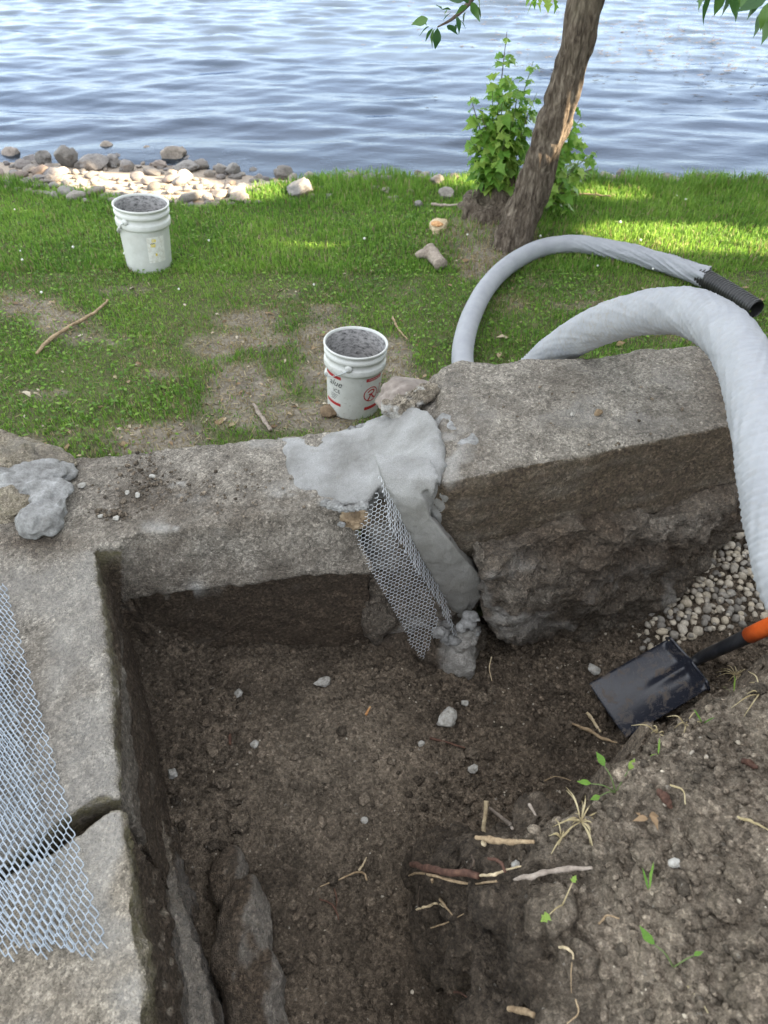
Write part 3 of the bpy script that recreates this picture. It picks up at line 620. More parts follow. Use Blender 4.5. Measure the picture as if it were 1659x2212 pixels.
def right_wall():
    th = thing('concrete_retaining_wall', P(1250, 900, 0), 'higher concrete retaining wall block right of the mortar patch beside the white pipe', 'concrete wall')
    def rr(bt, ft, fb, zfb, zt=ZR):
        BT = P(*bt, zt); FT = P(*ft, zt); FB = P(*fb, zfb); UB = FB+WALLN*.3
        return [np.array([BT[0]+.02, BT[1], -.3]), BT, FT, FB, np.array([FB[0], FB[1], zfb])+WALLN*.05+np.array([0, 0, -.1]), UB+np.array([0, 0, -.45])]
    R = [rr((890, 855), (850, 1062), (915, 1180), .45, .60), rr((925, 822), (905, 1062), (975, 1182), .45, .69), rr((955, 795), (960, 1042), (1010, 1186), .45), rr((1000, 780), (1050, 1022), (1080, 1172), .45), rr((1075, 786), (1100, 1012), (1130, 1164), .45), rr((1130, 772), (1240, 985), (1250, 1142), .46),
         rr((1300, 763), (1400, 953), (1400, 1108), .46), rr((1500, 746), (1590, 916), (1590, 1062), .46), rr((1535, 752), (1618, 905), (1620, 1050), .46)]
    def dirtf(V, N):
        x, y = proj(V); n = fbm(V, 7, 4); face = smooth(.7, .3, N[:, 2])
        n3 = fbm(V*np.array([1, 1, 9]), 4, 4, .6)
        d = face*(.95+.4*n3+.3*n) + .75*np.exp(-(((x-1580)/75)**2+((y-840)/110)**2)) + .25*smooth(.05, .4, n)
        pl = .55*smooth(.05, .35, n)*np.exp(-(((x-1250)/260)**2+((y-860)/60)**2)) + .8*smooth(-.12, .25, fbm(V, 20, 3))*np.exp(-(((x-965)/45)**2+((y-985)/75)**2))
        return dirt_attrs(V, N, d, face*.10, pl)
    global RWB
    o, V, Fc, N = RWB = add_concrete('wall_block', [loft(R)], .009, [(.016, 4, 3), (.008, 16, 4), (.003, 55, 2)], MAT['concrete'], None, None, dirtf, 3, th, .007, .0)
    def fr(ot, m, b, zs):
        a, c, e = P(*ot, zs[0]+.03), P(*m, zs[1]+.05), P(*b, zs[2]+.015); k = WALLN*.34
        return [a+k+np.array([0, 0, .06]), a, (a+c)/2+(-WALLN)*.012, c, (c+e)/2-WALLN*.01, e, e+k+np.array([0, 0, -.2])]
    Fo = [fr((1040, 1210), (1052, 1262), (1066, 1352), (.44, .3, .02)), fr((1120, 1186), (1118, 1285), (1102, 1392), (.46, .26, -.12)), fr((1240, 1154), (1235, 1262), (1215, 1392), (.47, .25, -.14)), fr((1320, 1140), (1320, 1240), (1310, 1372), (.47, .25, -.13)),
          fr((1400, 1128), (1402, 1215), (1390, 1338), (.46, .25, -.11)), fr((1500, 1106), (1500, 1150), (1480, 1240), (.45, .25, -.02)), fr((1600, 1062), (1600, 1090), (1600, 1140), (.45, .28, .03))]
    def df2(V, N):
        x, y = proj(V); n = fbm(V, 7, 4); pl = np.clip(.95*smooth(-.12, .2, n)*np.exp(-(((x-1100)/60)**2+((y-1300)/75)**2)) + .7*smooth(0, .3, n)*np.exp(-(((x-1400)/90)**2+((y-1290)/50)**2))+.6*smooth(.1, .3, n)*np.exp(-(((x-1290)/120)**2+((y-1340)/25)**2)), 0, 1)
        return dirt_attrs(V, N, .80+.6*n-.9*pl, None, pl)
    add_concrete('rubble_footing', [loft(Fo)], .0085, [(.06, 4.5, 3), (.05, 12, 4), (.022, 34, 4)], MAT['concrete'], None, None, df2, 2, th)
    return th
right_wall()

# ------------------------------------------------------------------ mortar, rubble and wire lath in the broken joint
def faceted(V, Fc, r, n=7, depth=.72):
    """cut flat facets into a rock shape centred on the origin"""
    V = V.copy()
    for _ in range(n):
        d = r.normal(size=3); d /= np.linalg.norm(d); lim = depth*np.max(V@d)*r.uniform(.85, 1.1); over = np.clip(V@d-lim, 0, None); V -= over[:, None]*d*.85
    return V

def mortar():
    th = thing('mortar_patch', P(800, 1000, .3), 'smooth light grey mortar patch bridging the break in the concrete wall', 'mortar patch')
    def rg(bt, ft, zb, zf, low=.13):
        a, b = P(*bt, zb), P(*ft, zf); k = np.array([0, 0, low]); m = (a+b)/2+np.array([0, 0, .006]); q = b-WALLN*.004+np.array([0, 0, -.02])
        return [a-k, a-k*.1, m, b+np.array([0, 0, .002]), q, b-k-WALLN*.0]
    R = [rg((598, 946), (618, 1030), .570, .570, .04), rg((608, 942), (626, 1054), .583, .581, .05), rg((680, 932), (690, 1072), .590, .587), rg((735, 920), (742, 1090), .600, .592), rg((800, 900), (796, 1084), .622, .604), rg((838, 886), (824, 1042), .655, .640, .14), rg((882, 866), (880, 1056), .705, .69, .14), rg((925, 876), (935, 1060), .758, .754, .12), rg((945, 905), (955, 1038), .764, .761, .06), rg((960, 935), (966, 1005), .752, .752, .04)]
    def strip(a, b, Ya, Yb):
        p, q = PY(*a, Ya), PY(*b, Yb); k = WALLN*.10
        return [p, (p+q)/2-WALLN*.012, q, q+k, p+k]
    Sx = [strip((822, 1022), (952, 1030), 1.60, 1.56), strip((836, 1066), (934, 1075), 1.565, 1.54), strip((862, 1112), (935, 1120), 1.57, 1.552), strip((905, 1195), (985, 1182), 1.575, 1.56), strip((945, 1268), (1036, 1238), 1.60, 1.59), strip((972, 1318), (1044, 1288), 1.63, 1.615), strip((992, 1338), (1020, 1322), 1.65, 1.645)]
    V, Fc, N = remesh([loft(R), loft(Sx), blob(P(806, 1036, .585), (.07, .05, .03), 3, .1, 2, 1.)], .006); V = rough(V, Fc, [(.008, 7, 3), (.005, 24, 4)], 6); N = normals(V, Fc)
    x, y = proj(V); poly = [(600, 948), (625, 941), (700, 930), (760, 916), (815, 898), (850, 884), (885, 872), (925, 878), (948, 905), (962, 960), (966, 1010), (955, 1040), (935, 1060), (925, 1090), (945, 1130), (985, 1172), (1020, 1200), (1040, 1240), (1048, 1262), (1044, 1300), (1005, 1332), (985, 1340), (945, 1272), (905, 1200), (860, 1115), (835, 1060), (820, 1055), (798, 1088), (745, 1092), (712, 1090), (690, 1070), (650, 1062), (624, 1054), (612, 1000)]
    j, j2 = 26*fbm(V, 26, 3), 26*fbm(V, 26, 3, .5, 40.); ins = np.zeros(len(V), bool); xx, yy = x+j, y+j2
    for i in range(len(poly)):
        (x1, y1), (x2, y2) = poly[i], poly[i-1]; ins ^= ((y1 > yy) != (y2 > yy)) & (xx < (x2-x1)*(yy-y1)/(y2-y1+1e-9)+x1)
    soft = ins.astype(float)
    for _ in range(3):
        a, c = np.zeros(len(V)), np.zeros(len(V)); fm = soft[Fc].mean(1)
        for k in range(4): np.add.at(a, Fc[:, k], fm); np.add.at(c, Fc[:, k], 1)
        soft = a/np.maximum(c, 1)
    dn = np.where((N[:, 2] > .5)[:, None], np.array([0, 0, -1.]), WALLN*.8+np.array([0, 0, -.2])); V = V+dn*((1-soft)*.034)[:, None]
    part('mortar_skin', V, Fc, MAT['mortar'], th, {'moss_tint': np.clip(.42*smooth(1030, 1150, y+60*fbm(V, 8, 3))*(x > 830), 0, .5)})  # lower strip tinted browner and darker than the top
    # splashes of mortar that stuck to the block beside it
    def skin(name, mesh, mask, thick, mat):
        V, Fc, N = mesh; f = Fc[mask(V)[Fc].mean(1) > .5]
        if not len(f): return
        u, inv = np.unique(f, return_inverse=True); inv = inv.reshape(-1, 4); cnt = np.zeros(len(u)); np.add.at(cnt, inv.ravel(), 1); inn = smooth(2.5, 4, cnt)
        for _ in range(3):
            a = np.zeros(len(u)); 
            for k in range(4): np.add.at(a, inv[:, k], inn[inv].mean(1))
            inn = np.minimum(inn, a/np.maximum(cnt, 1))
        W = V[u]+N[u]*(-.004+thick*inn*(1+.5*fbm(V[u], 30, 2)))[:, None]; lab = np.arange(len(u))
        for _ in range(200):
            l2 = lab.copy(); mn = lab[inv].min(1)
            for k in range(4): np.minimum.at(l2, inv[:, k], mn)
            if (l2 == lab).all(): break
            lab = l2
        for c in np.unique(lab):                      # each island of mortar is a part of its own
            fm = lab[inv[:, 0]] == c
            if fm.sum() < 25: continue
            uu, ii = np.unique(inv[fm], return_inverse=True); part(name, W[uu], ii.reshape(-1, 4), mat, th, {'moss_tint': np.full(len(uu), .3)})
    mesh = RWB[1:4]
    def inpoly(poly, x, y):
        c = np.zeros(len(x), bool); n = len(poly)
        for i in range(n):
            x1, y1 = poly[i]; x2, y2 = poly[i-1]; k = ((y1 > y) != (y2 > y)) & (x < (x2-x1)*(y-y1)/(y2-y1+1e-9)+x1); c ^= k
        return c
    def mk(poly, amp):
        def f(V): x, y = proj(V); j = amp*fbm(V, 22, 3); j2 = amp*fbm(V, 22, 3, .5, 31.); return inpoly(poly, x+j, y+j2).astype(float)
        return f
    skin('mortar_splash', mesh, mk([(900, 1060), (960, 1048), (968, 1075), (952, 1110), (955, 1150), (978, 1165), (1000, 1190), (1012, 1215), (960, 1230), (920, 1180), (890, 1100)], 34), .010, MAT['mortar'])
    skin('mortar_crust', mesh, lambda V: mk([(935, 880), (965, 885), (1000, 905), (1045, 945), (1030, 962), (985, 968), (955, 950), (940, 915)], 60)(V)*(fbm(V, 28, 3) > -.12), .009, MAT['mortar_rough'])
    skin('mortar_crust', mesh, lambda V: mk([(985, 855), (1010, 850), (1012, 880), (990, 885)], 40)(V)*(fbm(V, 35, 3) > -.05), .008, MAT['mortar_rough'])
    for k, (px, py, Y, s) in enumerate([(722, 1092, 1.60, .022), (735, 1098, 1.59, .016), (705, 1088, 1.62, .018), (748, 1100, 1.585, .012), (760, 1098, 1.585, .014), (774, 1096, 1.585, .014), (786, 1092, 1.585, .016), (738, 1133, 1.58, .011)]):
        part('mortar_lump', *blob(PY(px, py, Y), (s, s*.8, s*.75), 3, .5, 2.5, k*2.2), MAT['mortar_rough'], th)
mortar()

def rubble():
    th = thing('rubble_fill', P(900, 1350, -.1), 'broken concrete rubble with mortar showing behind the wire lath in the gap', 'rubble')
    pcs = []
    for c, r, s in [((880, 1190, 1.74), (.17, .09, .20), 1), ((930, 1300, 1.73), (.17, .09, .16), 2), ((840, 1120, 1.72), (.10, .06, .07), 3), ((980, 1380, 1.66), (.11, .10, .13), 4), ((830, 1240, 1.76), (.12, .08, .16), 5), ((845, 1330, 1.75), (.16, .09, .16), 6), ((815, 1325, 1.66), (.07, .06, .12), 7)]:
        pcs.append(blob(PY(*c), r, 3, .35, 2, s*3.3))
    V, Fc, N = remesh(pcs, .0075); V = rough(V, Fc, [(.03, 8, 3), (.015, 25, 4)], 1); x, y = proj(V)
    n = fbm(V, 9, 4); pl = smooth(-.05, .25, n)*(.35+.5*np.exp(-(((x-960)/60)**2+((y-1330)/80)**2)))
    part('rubble_mass', V, Fc, MAT['concrete'], th, dirt_attrs(V, N, .7-.8*pl+.3*n, None, pl))
    # pale lump under the tip of the lath
    pcs = [blob(PY(990, 1425, 1.56), (.052, .05, .085), 3, .4, 2, 1.), blob(PY(940, 1400, 1.60), (.085, .06, .07), 3, .4, 2, 4.), blob(PY(860, 1400, 1.63), (.09, .06, .06), 3, .4, 2, 7.), blob(PY(1005, 1380, 1.59), (.045, .05, .07), 3, .4, 2, 9.)]
    V, Fc, N = remesh(pcs, .006); V = rough(V, Fc, [(.03, 9, 3), (.014, 26, 4)], 1); x, y = proj(V); n = fbm(V, 12, 3)
    part('footing_lump', V, Fc, MAT['concrete'], th, dirt_attrs(V, N, np.clip(smooth(965, 930, x+60*n), 0, .9)+.2*n, None, .75*smooth(930, 985, x+50*n)))  # left body painted darker as its shaded side, right tip paler
    r = np.random.default_rng(3)
    pcs = []
    for k in range(22):
        px = r.uniform(955, 1030); py = r.uniform(1328, 1395)-(px-990)*.2; s = r.uniform(.010, .022)
        pcs.append(blob(PY(px, py, 1.57+r.uniform(-.008, .025)), (s, s, s*.8), 2, .5, 2.5, k))
    V, Fc, N = remesh(pcs, .004); V = rough(V, Fc, [(.016, 20, 3), (.008, 60, 3)], 1); o = part('mortar_rubble', V, Fc, MAT['mortar_rough'], th); o['kind'] = 'stuff'
    part('mortar_lump', *blob(PY(950, 1367, 1.535), (.026, .02, .024), 3, .4, 2.5, 3.), MAT['mortar_rough'], th)
    V, Fc = blob(PY(766, 1117, 1.61), (.042, .035, .034), 4, .5, 2.2, 12.)
    base_mesh_thing('loose_stone', V, Fc, MAT['stone_tan'], 'tan brown stone wedged under the mortar beside the wire lath', 'stone')
rubble()

def hexmesh():
    # fine galvanised lath folded in a V across the gap
    th = thing('wire_lath', P(905, 1420, -.05), 'fine hexagonal wire lath folded across the gap under the mortar', 'wire mesh')
    def hexlat(corner, edge_u, edge_v, poly, cell, wid, nm, bulge=.0):
        U = edge_u/np.linalg.norm(edge_u); Vv = edge_v-U*np.dot(edge_v, U); Vv /= np.linalg.norm(Vv); Nn = np.cross(U, Vv); Nn = Nn if Nn[1] < 0 else -Nn
        from_px = lambda q: q
        poly = np.array(poly); pts3 = [corner + 0*U for _ in poly]
        lu, lv = cell; Vs, Fs = [], []
        def inside(p):
            x, y = proj(p); n = len(poly); c = False
            for i in range(n):
                x1, y1 = poly[i]; x2, y2 = poly[i-1]
                if (y1 > y) != (y2 > y) and x < (x2-x1)*(y-y1)/(y2-y1)+x1: c = not c
            return c
        def strand(a, b):
            d = b-a; l = np.linalg.norm(d); d /= l; s = np.cross(d, Nn)*wid*.5; t = Nn*wid*.6; o = len(Vs)
            for e in (a, b): Vs.extend([e+s, e+t, e-s, e-t])
            for i in range(4): Fs.append((o+i, o+(i+1) % 4, o+4+(i+1) % 4, o+4+i))
        for j in range(-6, 75):
            for i in range(-40, 60):
                u0 = (i+.5*(j % 2))*lu; v0 = j*lv*.75
                f = lambda uu, vv: corner+U*uu+Vv*vv+Nn*(bulge*math.sin(vv*9+uu*5)+.0012*math.sin(uu*130+vv*90))
                a = f(u0, v0); 
                if not inside(a): continue
                strand(f(u0-.5*lu, v0+.12*lv), f(u0, v0-.12*lv)); strand(f(u0, v0-.12*lv), f(u0+.5*lu, v0+.12*lv)); strand(f(u0+.5*lu, v0+.12*lv), f(u0+.5*lu, v0+.63*lv))
        part(nm, Vs, np.array(Fs), MAT['lath_fine'], th, smoothsh=False)
    d4 = lambda c: (691.3+c[0]*.2292, 1002.3+c[1]*.2292)
    pl = [d4(c) for c in [(440, 470), (540, 280), (650, 420), (720, 720), (900, 950), (1060, 1250), (1110, 1480), (1050, 1700), (965, 1835), (860, 1700), (700, 1370), (480, 1000), (320, 640), (420, 520)]]
    A = PY(*d4((540, 280)), 1.60); Bp = PY(*d4((330, 650)), 1.575); Cc = PY(*d4((960, 1820)), 1.515)
    hexlat(A, Bp-A + (PY(*d4((1000, 1000)), 1.56)-PY(*d4((450, 900)), 1.56))*0, Cc-A, pl, (.0088, .0125), .0016, 'left_fold', .006) if False else None
    Uv = PY(*d4((1000, 1130)), 1.555)-PY(*d4((450, 900)), 1.555); hexlat(A, Uv, Cc-A, pl, (.0130, .0190), .0018, 'left_fold', .006)
    pr = [d4(c) for c in [(555, 105), (640, 190), (1010, 880), (1160, 1200), (1290, 1620), (1250, 1600), (1130, 1350), (900, 985), (640, 560), (600, 300)]]
    A = PY(*d4((560, 120)), 1.578); Cc = PY(*d4((1270, 1600)), 1.56); Uv = np.array([.35, .9, -.25]); hexlat(A, Uv, Cc-A, pr, (.0135, .0190), .0015, 'right_fold', .004)
hexmesh()

def lath_sheet(name, label, px, cell, wid, z0, seed, wav, shift):
    """expanded metal: staggered diamonds with thick knuckles, lying on the arm of the wall"""
    c = [P(x, y, ZL) for x, y in px]; c[2] = c[0]+c[2]-c[1]; r = np.random.default_rng(seed)
    O, Uv, Vv = c[0], c[1]-c[0], c[2]-c[0]; Lu, Lv = np.linalg.norm(Uv), np.linalg.norm(Vv); U, Vd = Uv/Lu, Vv/Lv
    nu, nv = int(Lu/cell[0]), int(1.15*Lv/cell[1]); Vs, Fs = [], []
    def f(u, v):
        h = .010+wav*math.sin(u*9+seed)*math.sin(v*5+2*seed)+.5*wav*math.sin(v*17+u*11)+.03*smooth(.75, 1., u/Lu)*0
        p = O+U*u+Vd*v; x = .0022*fbm(np.array([[u*20, v*20, seed]]), 1, 2)[0]; return p+np.array([x, x, z0+h])
    def strand(a, b, tw):
        d = b-a; d /= np.linalg.norm(d); s = np.cross(d, np.array([0, 0, 1.])); s /= np.linalg.norm(s); n = np.cross(s, d); s2 = s*math.cos(tw)+n*math.sin(tw); n2 = n*math.cos(tw)-s*math.sin(tw)
        o = len(Vs); s2 = s2*wid*.5; n2 = n2*wid*.28
        for e in (a-d*wid*.3, b+d*wid*.3): Vs.extend([e+s2+n2, e-s2+n2, e-s2-n2, e+s2-n2])
        for i in range(4): Fs.append((o+i, o+(i+1) % 4, o+4+(i+1) % 4, o+4+i))
    for j in range(nv+1):
        for i in range(nu+1):
            u = (i+.5*(j % 2))*cell[0]; v = j*cell[1]
            if u > Lu: continue
            frac = v/Lv; ragged = .985+.03*vn(np.array([u*40, seed, 1.])) ; 
            if frac > ragged-.12*(1-u/Lu)*shift: continue
            k1 = .18*cell[1]
            a = f(u, v-k1); b = f(u, v+k1); strand(a, b, .5)
            for s in (-1, 1):
                u2 = u+s*.5*cell[0]; v2 = v+cell[1]
                if -.001 <= u2 <= Lu: strand(b, f(u2, v2-k1), s*.45)
    base_mesh_thing(name, np.array(Vs), np.array(Fs), MAT['lath'], label, 'wire mesh', None, None, False)
lath_sheet('wire_lath_sheet', 'lower sheet of diamond wire lath along the concrete arm, its zigzag edge nearest the pit', [(-260, 1200), (20, 1272), (246, 2062)], (.0205, .0178), .0021, .004, 3, .005, -1.)
lath_sheet('wire_lath_sheet', 'upper sheet of diamond wire lath lying on the other at the far left', [(-260, 1215), (-22, 1290), (178, 2090)], (.0208, .0180), .0021, .013, 6, .006, -1.)

# mortared corner lump at the far left of the wall
def corner_lump():
    th = thing('corner_stone', P(60, 1050, ZL-.05), 'rough stone lump smeared with pale mortar on the wall corner at far left', 'stone')
    V, Fc, N = remesh([blob(P(-60, 1000, ZL+.02), (.32, .17, .085), 4, .3, 1.8, 2.), blob(P(30, 1085, ZL+.02), (.12, .10, .06), 3, .35, 2, 5.)], .007)
    V = rough(V, Fc, [(.03, 8, 3), (.014, 26, 4)], 2); n = fbm(V, 8, 3)
    part('stone_body', V, Fc, MAT['concrete_pale'], th, dirt_attrs(V, N, .25+.6*n, .3*np.ones(len(V)), .2*smooth(0, .3, n)))
    pcs = [blob(P(10, 1040, ZL+.055), (.15, .085, .035), 4, .35, 2.2, 1.), blob(P(70, 1025, ZL+.045), (.10, .07, .030), 3, .35, 2.2, 4.), blob(P(105, 1065, ZL+.040), (.065, .06, .030), 3, .3, 2.2, 3.), blob(P(72, 1125, ZL+.035), (.048, .06, .042), 3, .3, 2.2, 6.), blob(P(116, 1112, ZL+.03), (.042, .075, .040), 3, .3, 2.2, 9.), blob(P(135, 1020, ZL+.02), (.05, .05, .02), 3, .3, 2.2, 2.)]
    V, Fc, N = remesh(pcs, .0055); V = rough(V, Fc, [(.016, 11, 3), (.010, 38, 4)], 2)
    part('mortar_smear', V, Fc, MAT['mortar_rough'], th)
corner_lump()

# ------------------------------------------------------------------ stones, chunks and soil crumbs
def rock_thing(name, q, r, mat, label, cat='stone', seed=0., rotz=0., sub=3, amp=.3, sink=.3, group=None, facets=6):
    rr = np.random.default_rng(int(seed*13)+5); V, Fc = blob((0, 0, 0), r, sub, amp, 2.2, seed, rotz=rotz)
    if facets: V = faceted(V, Fc, rr, facets)
    q = np.asarray(q, float)+np.array([0, 0, -V[:, 2].min()*(1-sink)]); return base_mesh_thing(name, V+q, Fc, mat, label, cat, group)
b = P(905, 850, ZR-.10); b[2] -= .12; rock_thing('field_stone', b, (.15, .10, .095), MAT['stone_pink'], 'pinkish field stone set behind the top of the mortar patch', seed=4, amp=.2, sub=4, sink=0)
V, Fc, N = remesh([blob(P(850+30*k, 884-16*k, ZR-.07+.02*k), (.045, .035, .035), 3, .5, 2, k*3.) for k in range(3)], .004); V = rough(V, Fc, [(.03, 12, 3), (.02, 35, 3)], 0)
base_mesh_thing('rubble_stone', V, Fc, MAT['concrete_pale'], 'rough grey rubble edge behind the mortar patch near the bucket', 'stone', None, dirt_attrs(V, N, .3+.8*fbm(V, 20, 3), None, smooth(0, .3, fbm(V, 30, 3))))
for k, (x, y, l, a, ro, lb) in enumerate([(965, 1560, .052, .034, 1.2, 'large white concrete chunk lying in the middle of the pit'), (1004, 1521, .019, .013, .3, 'small bluish white chunk right above the large white one'), (700, 1477, .036, .018, .45, 'flat pale chunk at the back of the pit below the wall'),
    (516, 1500, .013, .024, 0, 'upright grey white chunk left in the pit below the overhang'), (1282, 1450, .022, .024, .5, 'white chunk lying between the rubble footing and the shovel'), (373, 1676, .017, .018, .4, 'white grey chunk at the left side of the pit by the wall arm'), (550, 1611, .015, .014, .6, 'round white pebble in the left middle of the pit'),
    (1022, 1664, .019, .015, .3, 'white crumbly chunk below the large white one'), (787, 1774, .012, .011, .2, 'tiny white chunk in the lower middle of the pit'), (1455, 1866, .017, .010, .2, 'small white chunk on top of the soil bank'), (910, 1608, .013, .010, .8, 'small white chunk left below the large white one'), (1115, 1870, .012, .009, .3, 'small white crumb on the slope of the bank by the roots')]):
    q = on_soil(x, y); rock_thing('concrete_chunk', q, (l, a, min(l, a)*.75), MAT['white_chunk'], lb, 'chunk', k*1.7, ro, 3, .35, .2, 'pale chunks lying in the pit')
# half buried lump at the near end of the pit
def slab():
    V, Fc, N = remesh([blob(P(530, 2030, -.10), (.085, .16, .085), 4, .3, 1.7, 3.), blob(P(555, 2140, -.11), (.075, .12, .08), 4, .3, 1.8, 6.), blob(P(495, 1900, -.11), (.05, .08, .05), 3, .3, 1.8, 8.), blob(P(560, 2290, -.11), (.09, .12, .08), 3, .3, 2, 1.)], .007)
    V = rough(V, Fc, [(.03, 6, 3), (.012, 22, 4)], 3); N = normals(V, Fc); x, y = proj(V); n = fbm(V, 9, 3); lit_rim = smooth(.1, .7, N[:, 0])
    base_mesh_thing('buried_rock', V, Fc, MAT['concrete'], 'half buried rounded concrete lump at the near end of the pit', 'lump', None, dirt_attrs(V, N, np.clip(.95-.55*lit_rim+.25*n, 0, 1), None, np.clip(.12*lit_rim, 0, 1)))  # right side painted paler as the lit edge, earth over the rest
slab()
# lump of soil standing in the corner by the arm
clod_spots = [(478, 1690, .030), (510, 1720, .034), (515, 1775, .036), (470, 1760, .015), (590, 1790, .014), (512, 1815, .016), (1040, 1510, .032), (1065, 1495, .022), (990, 1640, .030), (1020, 1630, .026), (960, 1640, .016), (440, 1660, .013), (475, 1640, .018), (1010, 1690, .016), (870, 1480, .018), (1100, 1560, .020), (1180, 1560, .014), (1330, 1440, .02),
              (1395, 1850, .030), (1430, 1830, .022), (1520, 1810, .034), (1600, 1900, .03), (1490, 1870, .02), (1350, 1930, .024), (1560, 1960, .03), (1330, 1800, .016), (1640, 2150, .05), (1500, 2100, .024), (1600, 1730, .02), (1430, 1950, .02)]
CLODS = ['upper of three big clods in the left half of the pit floor', 'middle of three big clods in the left half of the pit floor', 'lowest and largest of three big clods in the left half of the pit', 'small clod left of the three big ones in the pit', 'small clod right below the three big ones in the pit', 'small clod just above the tip of the buried lump', 'big clod on the pit floor right of the bluish white chunk', 'clod between the lath tip and the footing on the pit floor', 'large clod right below the big white chunk in the pit', 'clod touching the large one below the big white chunk', 'small clod left of the pair below the big white chunk', 'small clod left above the three big ones near the wall arm', 'clod directly above the three big ones in the pit', 'small clod below the crumbly white chunk in the pit middle', 'clod below the pale flat chunk at the back of the pit', 'clod in the pit midway between the white chunk and the shovel', 'small clod in the pit left of the split tan stick', 'clod between the footing and the shovel blade tip', 'big clod on the bank left above the small white chunk', 'clod on the bank just behind the small white chunk', 'large clod on the bank right of the curled dead leaf', 'clod at the right of the bank below the straight straw stalk', 'clod touching the small white chunk on the bank', 'clod on the bank left of the upright grass sprout', 'large clod on the bank low at the right side', 'small clod on the bank left of the curled dead leaf', 'biggest clod at the bottom right corner of the bank', 'clod on the bank near the narrow green leaf', 'clod on the bank near the right hand piece of bark', 'clod on the bank right of the upright grass sprout']
for k, (x, y, s) in enumerate(clod_spots):
    q = on_soil(x, y); V, Fc = blob((0, 0, 0), (s, s*.85, s*.62), 3, .45, 2.4, k*2.1, rotz=k); V += np.array([q[0], q[1], q[2]+s*.25]); V = V+normals(V, Fc)*(.12*s*fbm(V, 90, 3))[:, None]
    bank = x > 1300 and y > 1700
    base_mesh_thing('soil_clod', V, Fc, MAT['soil'], CLODS[k], 'clod', 'loose clods on the soil bank' if bank else 'loose clods on the pit floor', {'dry': np.full(len(V), .8 if bank else .35), 'tint': np.full(len(V), .5)})

def scatter_stuff(name, n, sampler, mat, subs, seed, label, cat, attrf, flat=.7, amp=.4, nvar=6):
    r = np.random.default_rng(seed); base = [blob((0, 0, 0), (1, 1, 1), subs, amp, 2.2, seed+k*3.1) for k in range(nvar)]
    base = [(faceted(V, Fc, r, 5, .8), Fc) for V, Fc in base]
    q, s = sampler(r, n); n = len(q); nvx = len(base[0][0]); Fb = base[0][1]
    k = r.integers(0, nvar, n); B = np.array([b[0] for b in base])[k]
    a = r.uniform(0, 6.283, n); sc = np.stack([r.uniform(.75, 1.3, n), r.uniform(.7, 1.1, n), np.full(n, flat)*r.uniform(.7, 1.2, n)], -1)*s[:, None]
    B = B*sc[:, None, :]; c, sn = np.cos(a)[:, None], np.sin(a)[:, None]; tl = r.normal(0, .35, n)[:, None]
    x, y, z = B[..., 0], B[..., 1], B[..., 2]; y, z = y*np.cos(tl)-z*np.sin(tl), y*np.sin(tl)+z*np.cos(tl)
    V = np.stack([x*c-y*sn, x*sn+y*c, z], -1)+q[:, None, :]
    Fc = (Fb[None]+(np.arange(n)*nvx)[:, None, None]).reshape(-1, 3)
    at = {k2: np.repeat(v, nvx) for k2, v in attrf(r, q, s).items()}
    return tag(link(name, mesh_np(name, V.reshape(-1, 3), Fc, True, at), mat), label, cat, kind='stuff')
def soil_sampler(smin, smax, powr, region):
    def f(r, n):
        X = r.uniform(region[0], region[1], n*3); Y = r.uniform(region[2], region[3], n*3)
        w = .35+1.0*smooth(-.25, .3, fbm(p3(X, Y), 4, 3)); keep = r.random(n*3) < w*.7; X, Y = X[keep][:n], Y[keep][:n]
        s = smin*(smax/smin)**(r.random(len(X))**powr); Z = soil_z(X, Y); 
        gx = soil_z(X+.02, Y)-soil_z(X-.02, Y); gy = soil_z(X, Y+.02)-soil_z(X, Y-.02); ok = np.hypot(gx, gy) < .10
        ok &= ~((Y > 1.88+.22*X) & (X < .25))
        return np.stack([X, Y, Z+s*.25], -1)[ok], s[ok]
    return f
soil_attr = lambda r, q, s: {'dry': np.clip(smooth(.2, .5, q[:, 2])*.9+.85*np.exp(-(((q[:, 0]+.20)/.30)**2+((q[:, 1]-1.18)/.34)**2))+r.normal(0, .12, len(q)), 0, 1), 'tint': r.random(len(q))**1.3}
scatter_stuff('soil_crumbs', 12500, soil_sampler(.0030, .0095, 1.3, (-.9, 2.2, .1, 1.9)), MAT['soil'], 0, 21, 'loose crumbs of earth over the pit floor and bank', 'soil', soil_attr)
scatter_stuff('soil_lumps', 3000, soil_sampler(.007, .019, 1.9, (-.8, 1.9, .15, 1.9)), MAT['soil'], 1, 22, 'small lumps of earth over the pit floor and bank', 'soil', soil_attr)
scatter_stuff('pebble_litter', 420, soil_sampler(.0025, .007, 1.5, (-.8, 1.9, .15, 1.8)), MAT['gravel'], 0, 23, 'pale grit and pebbles scattered in the soil', 'pebbles', lambda r, q, s: {'tint': r.uniform(.4, 1, len(q))})
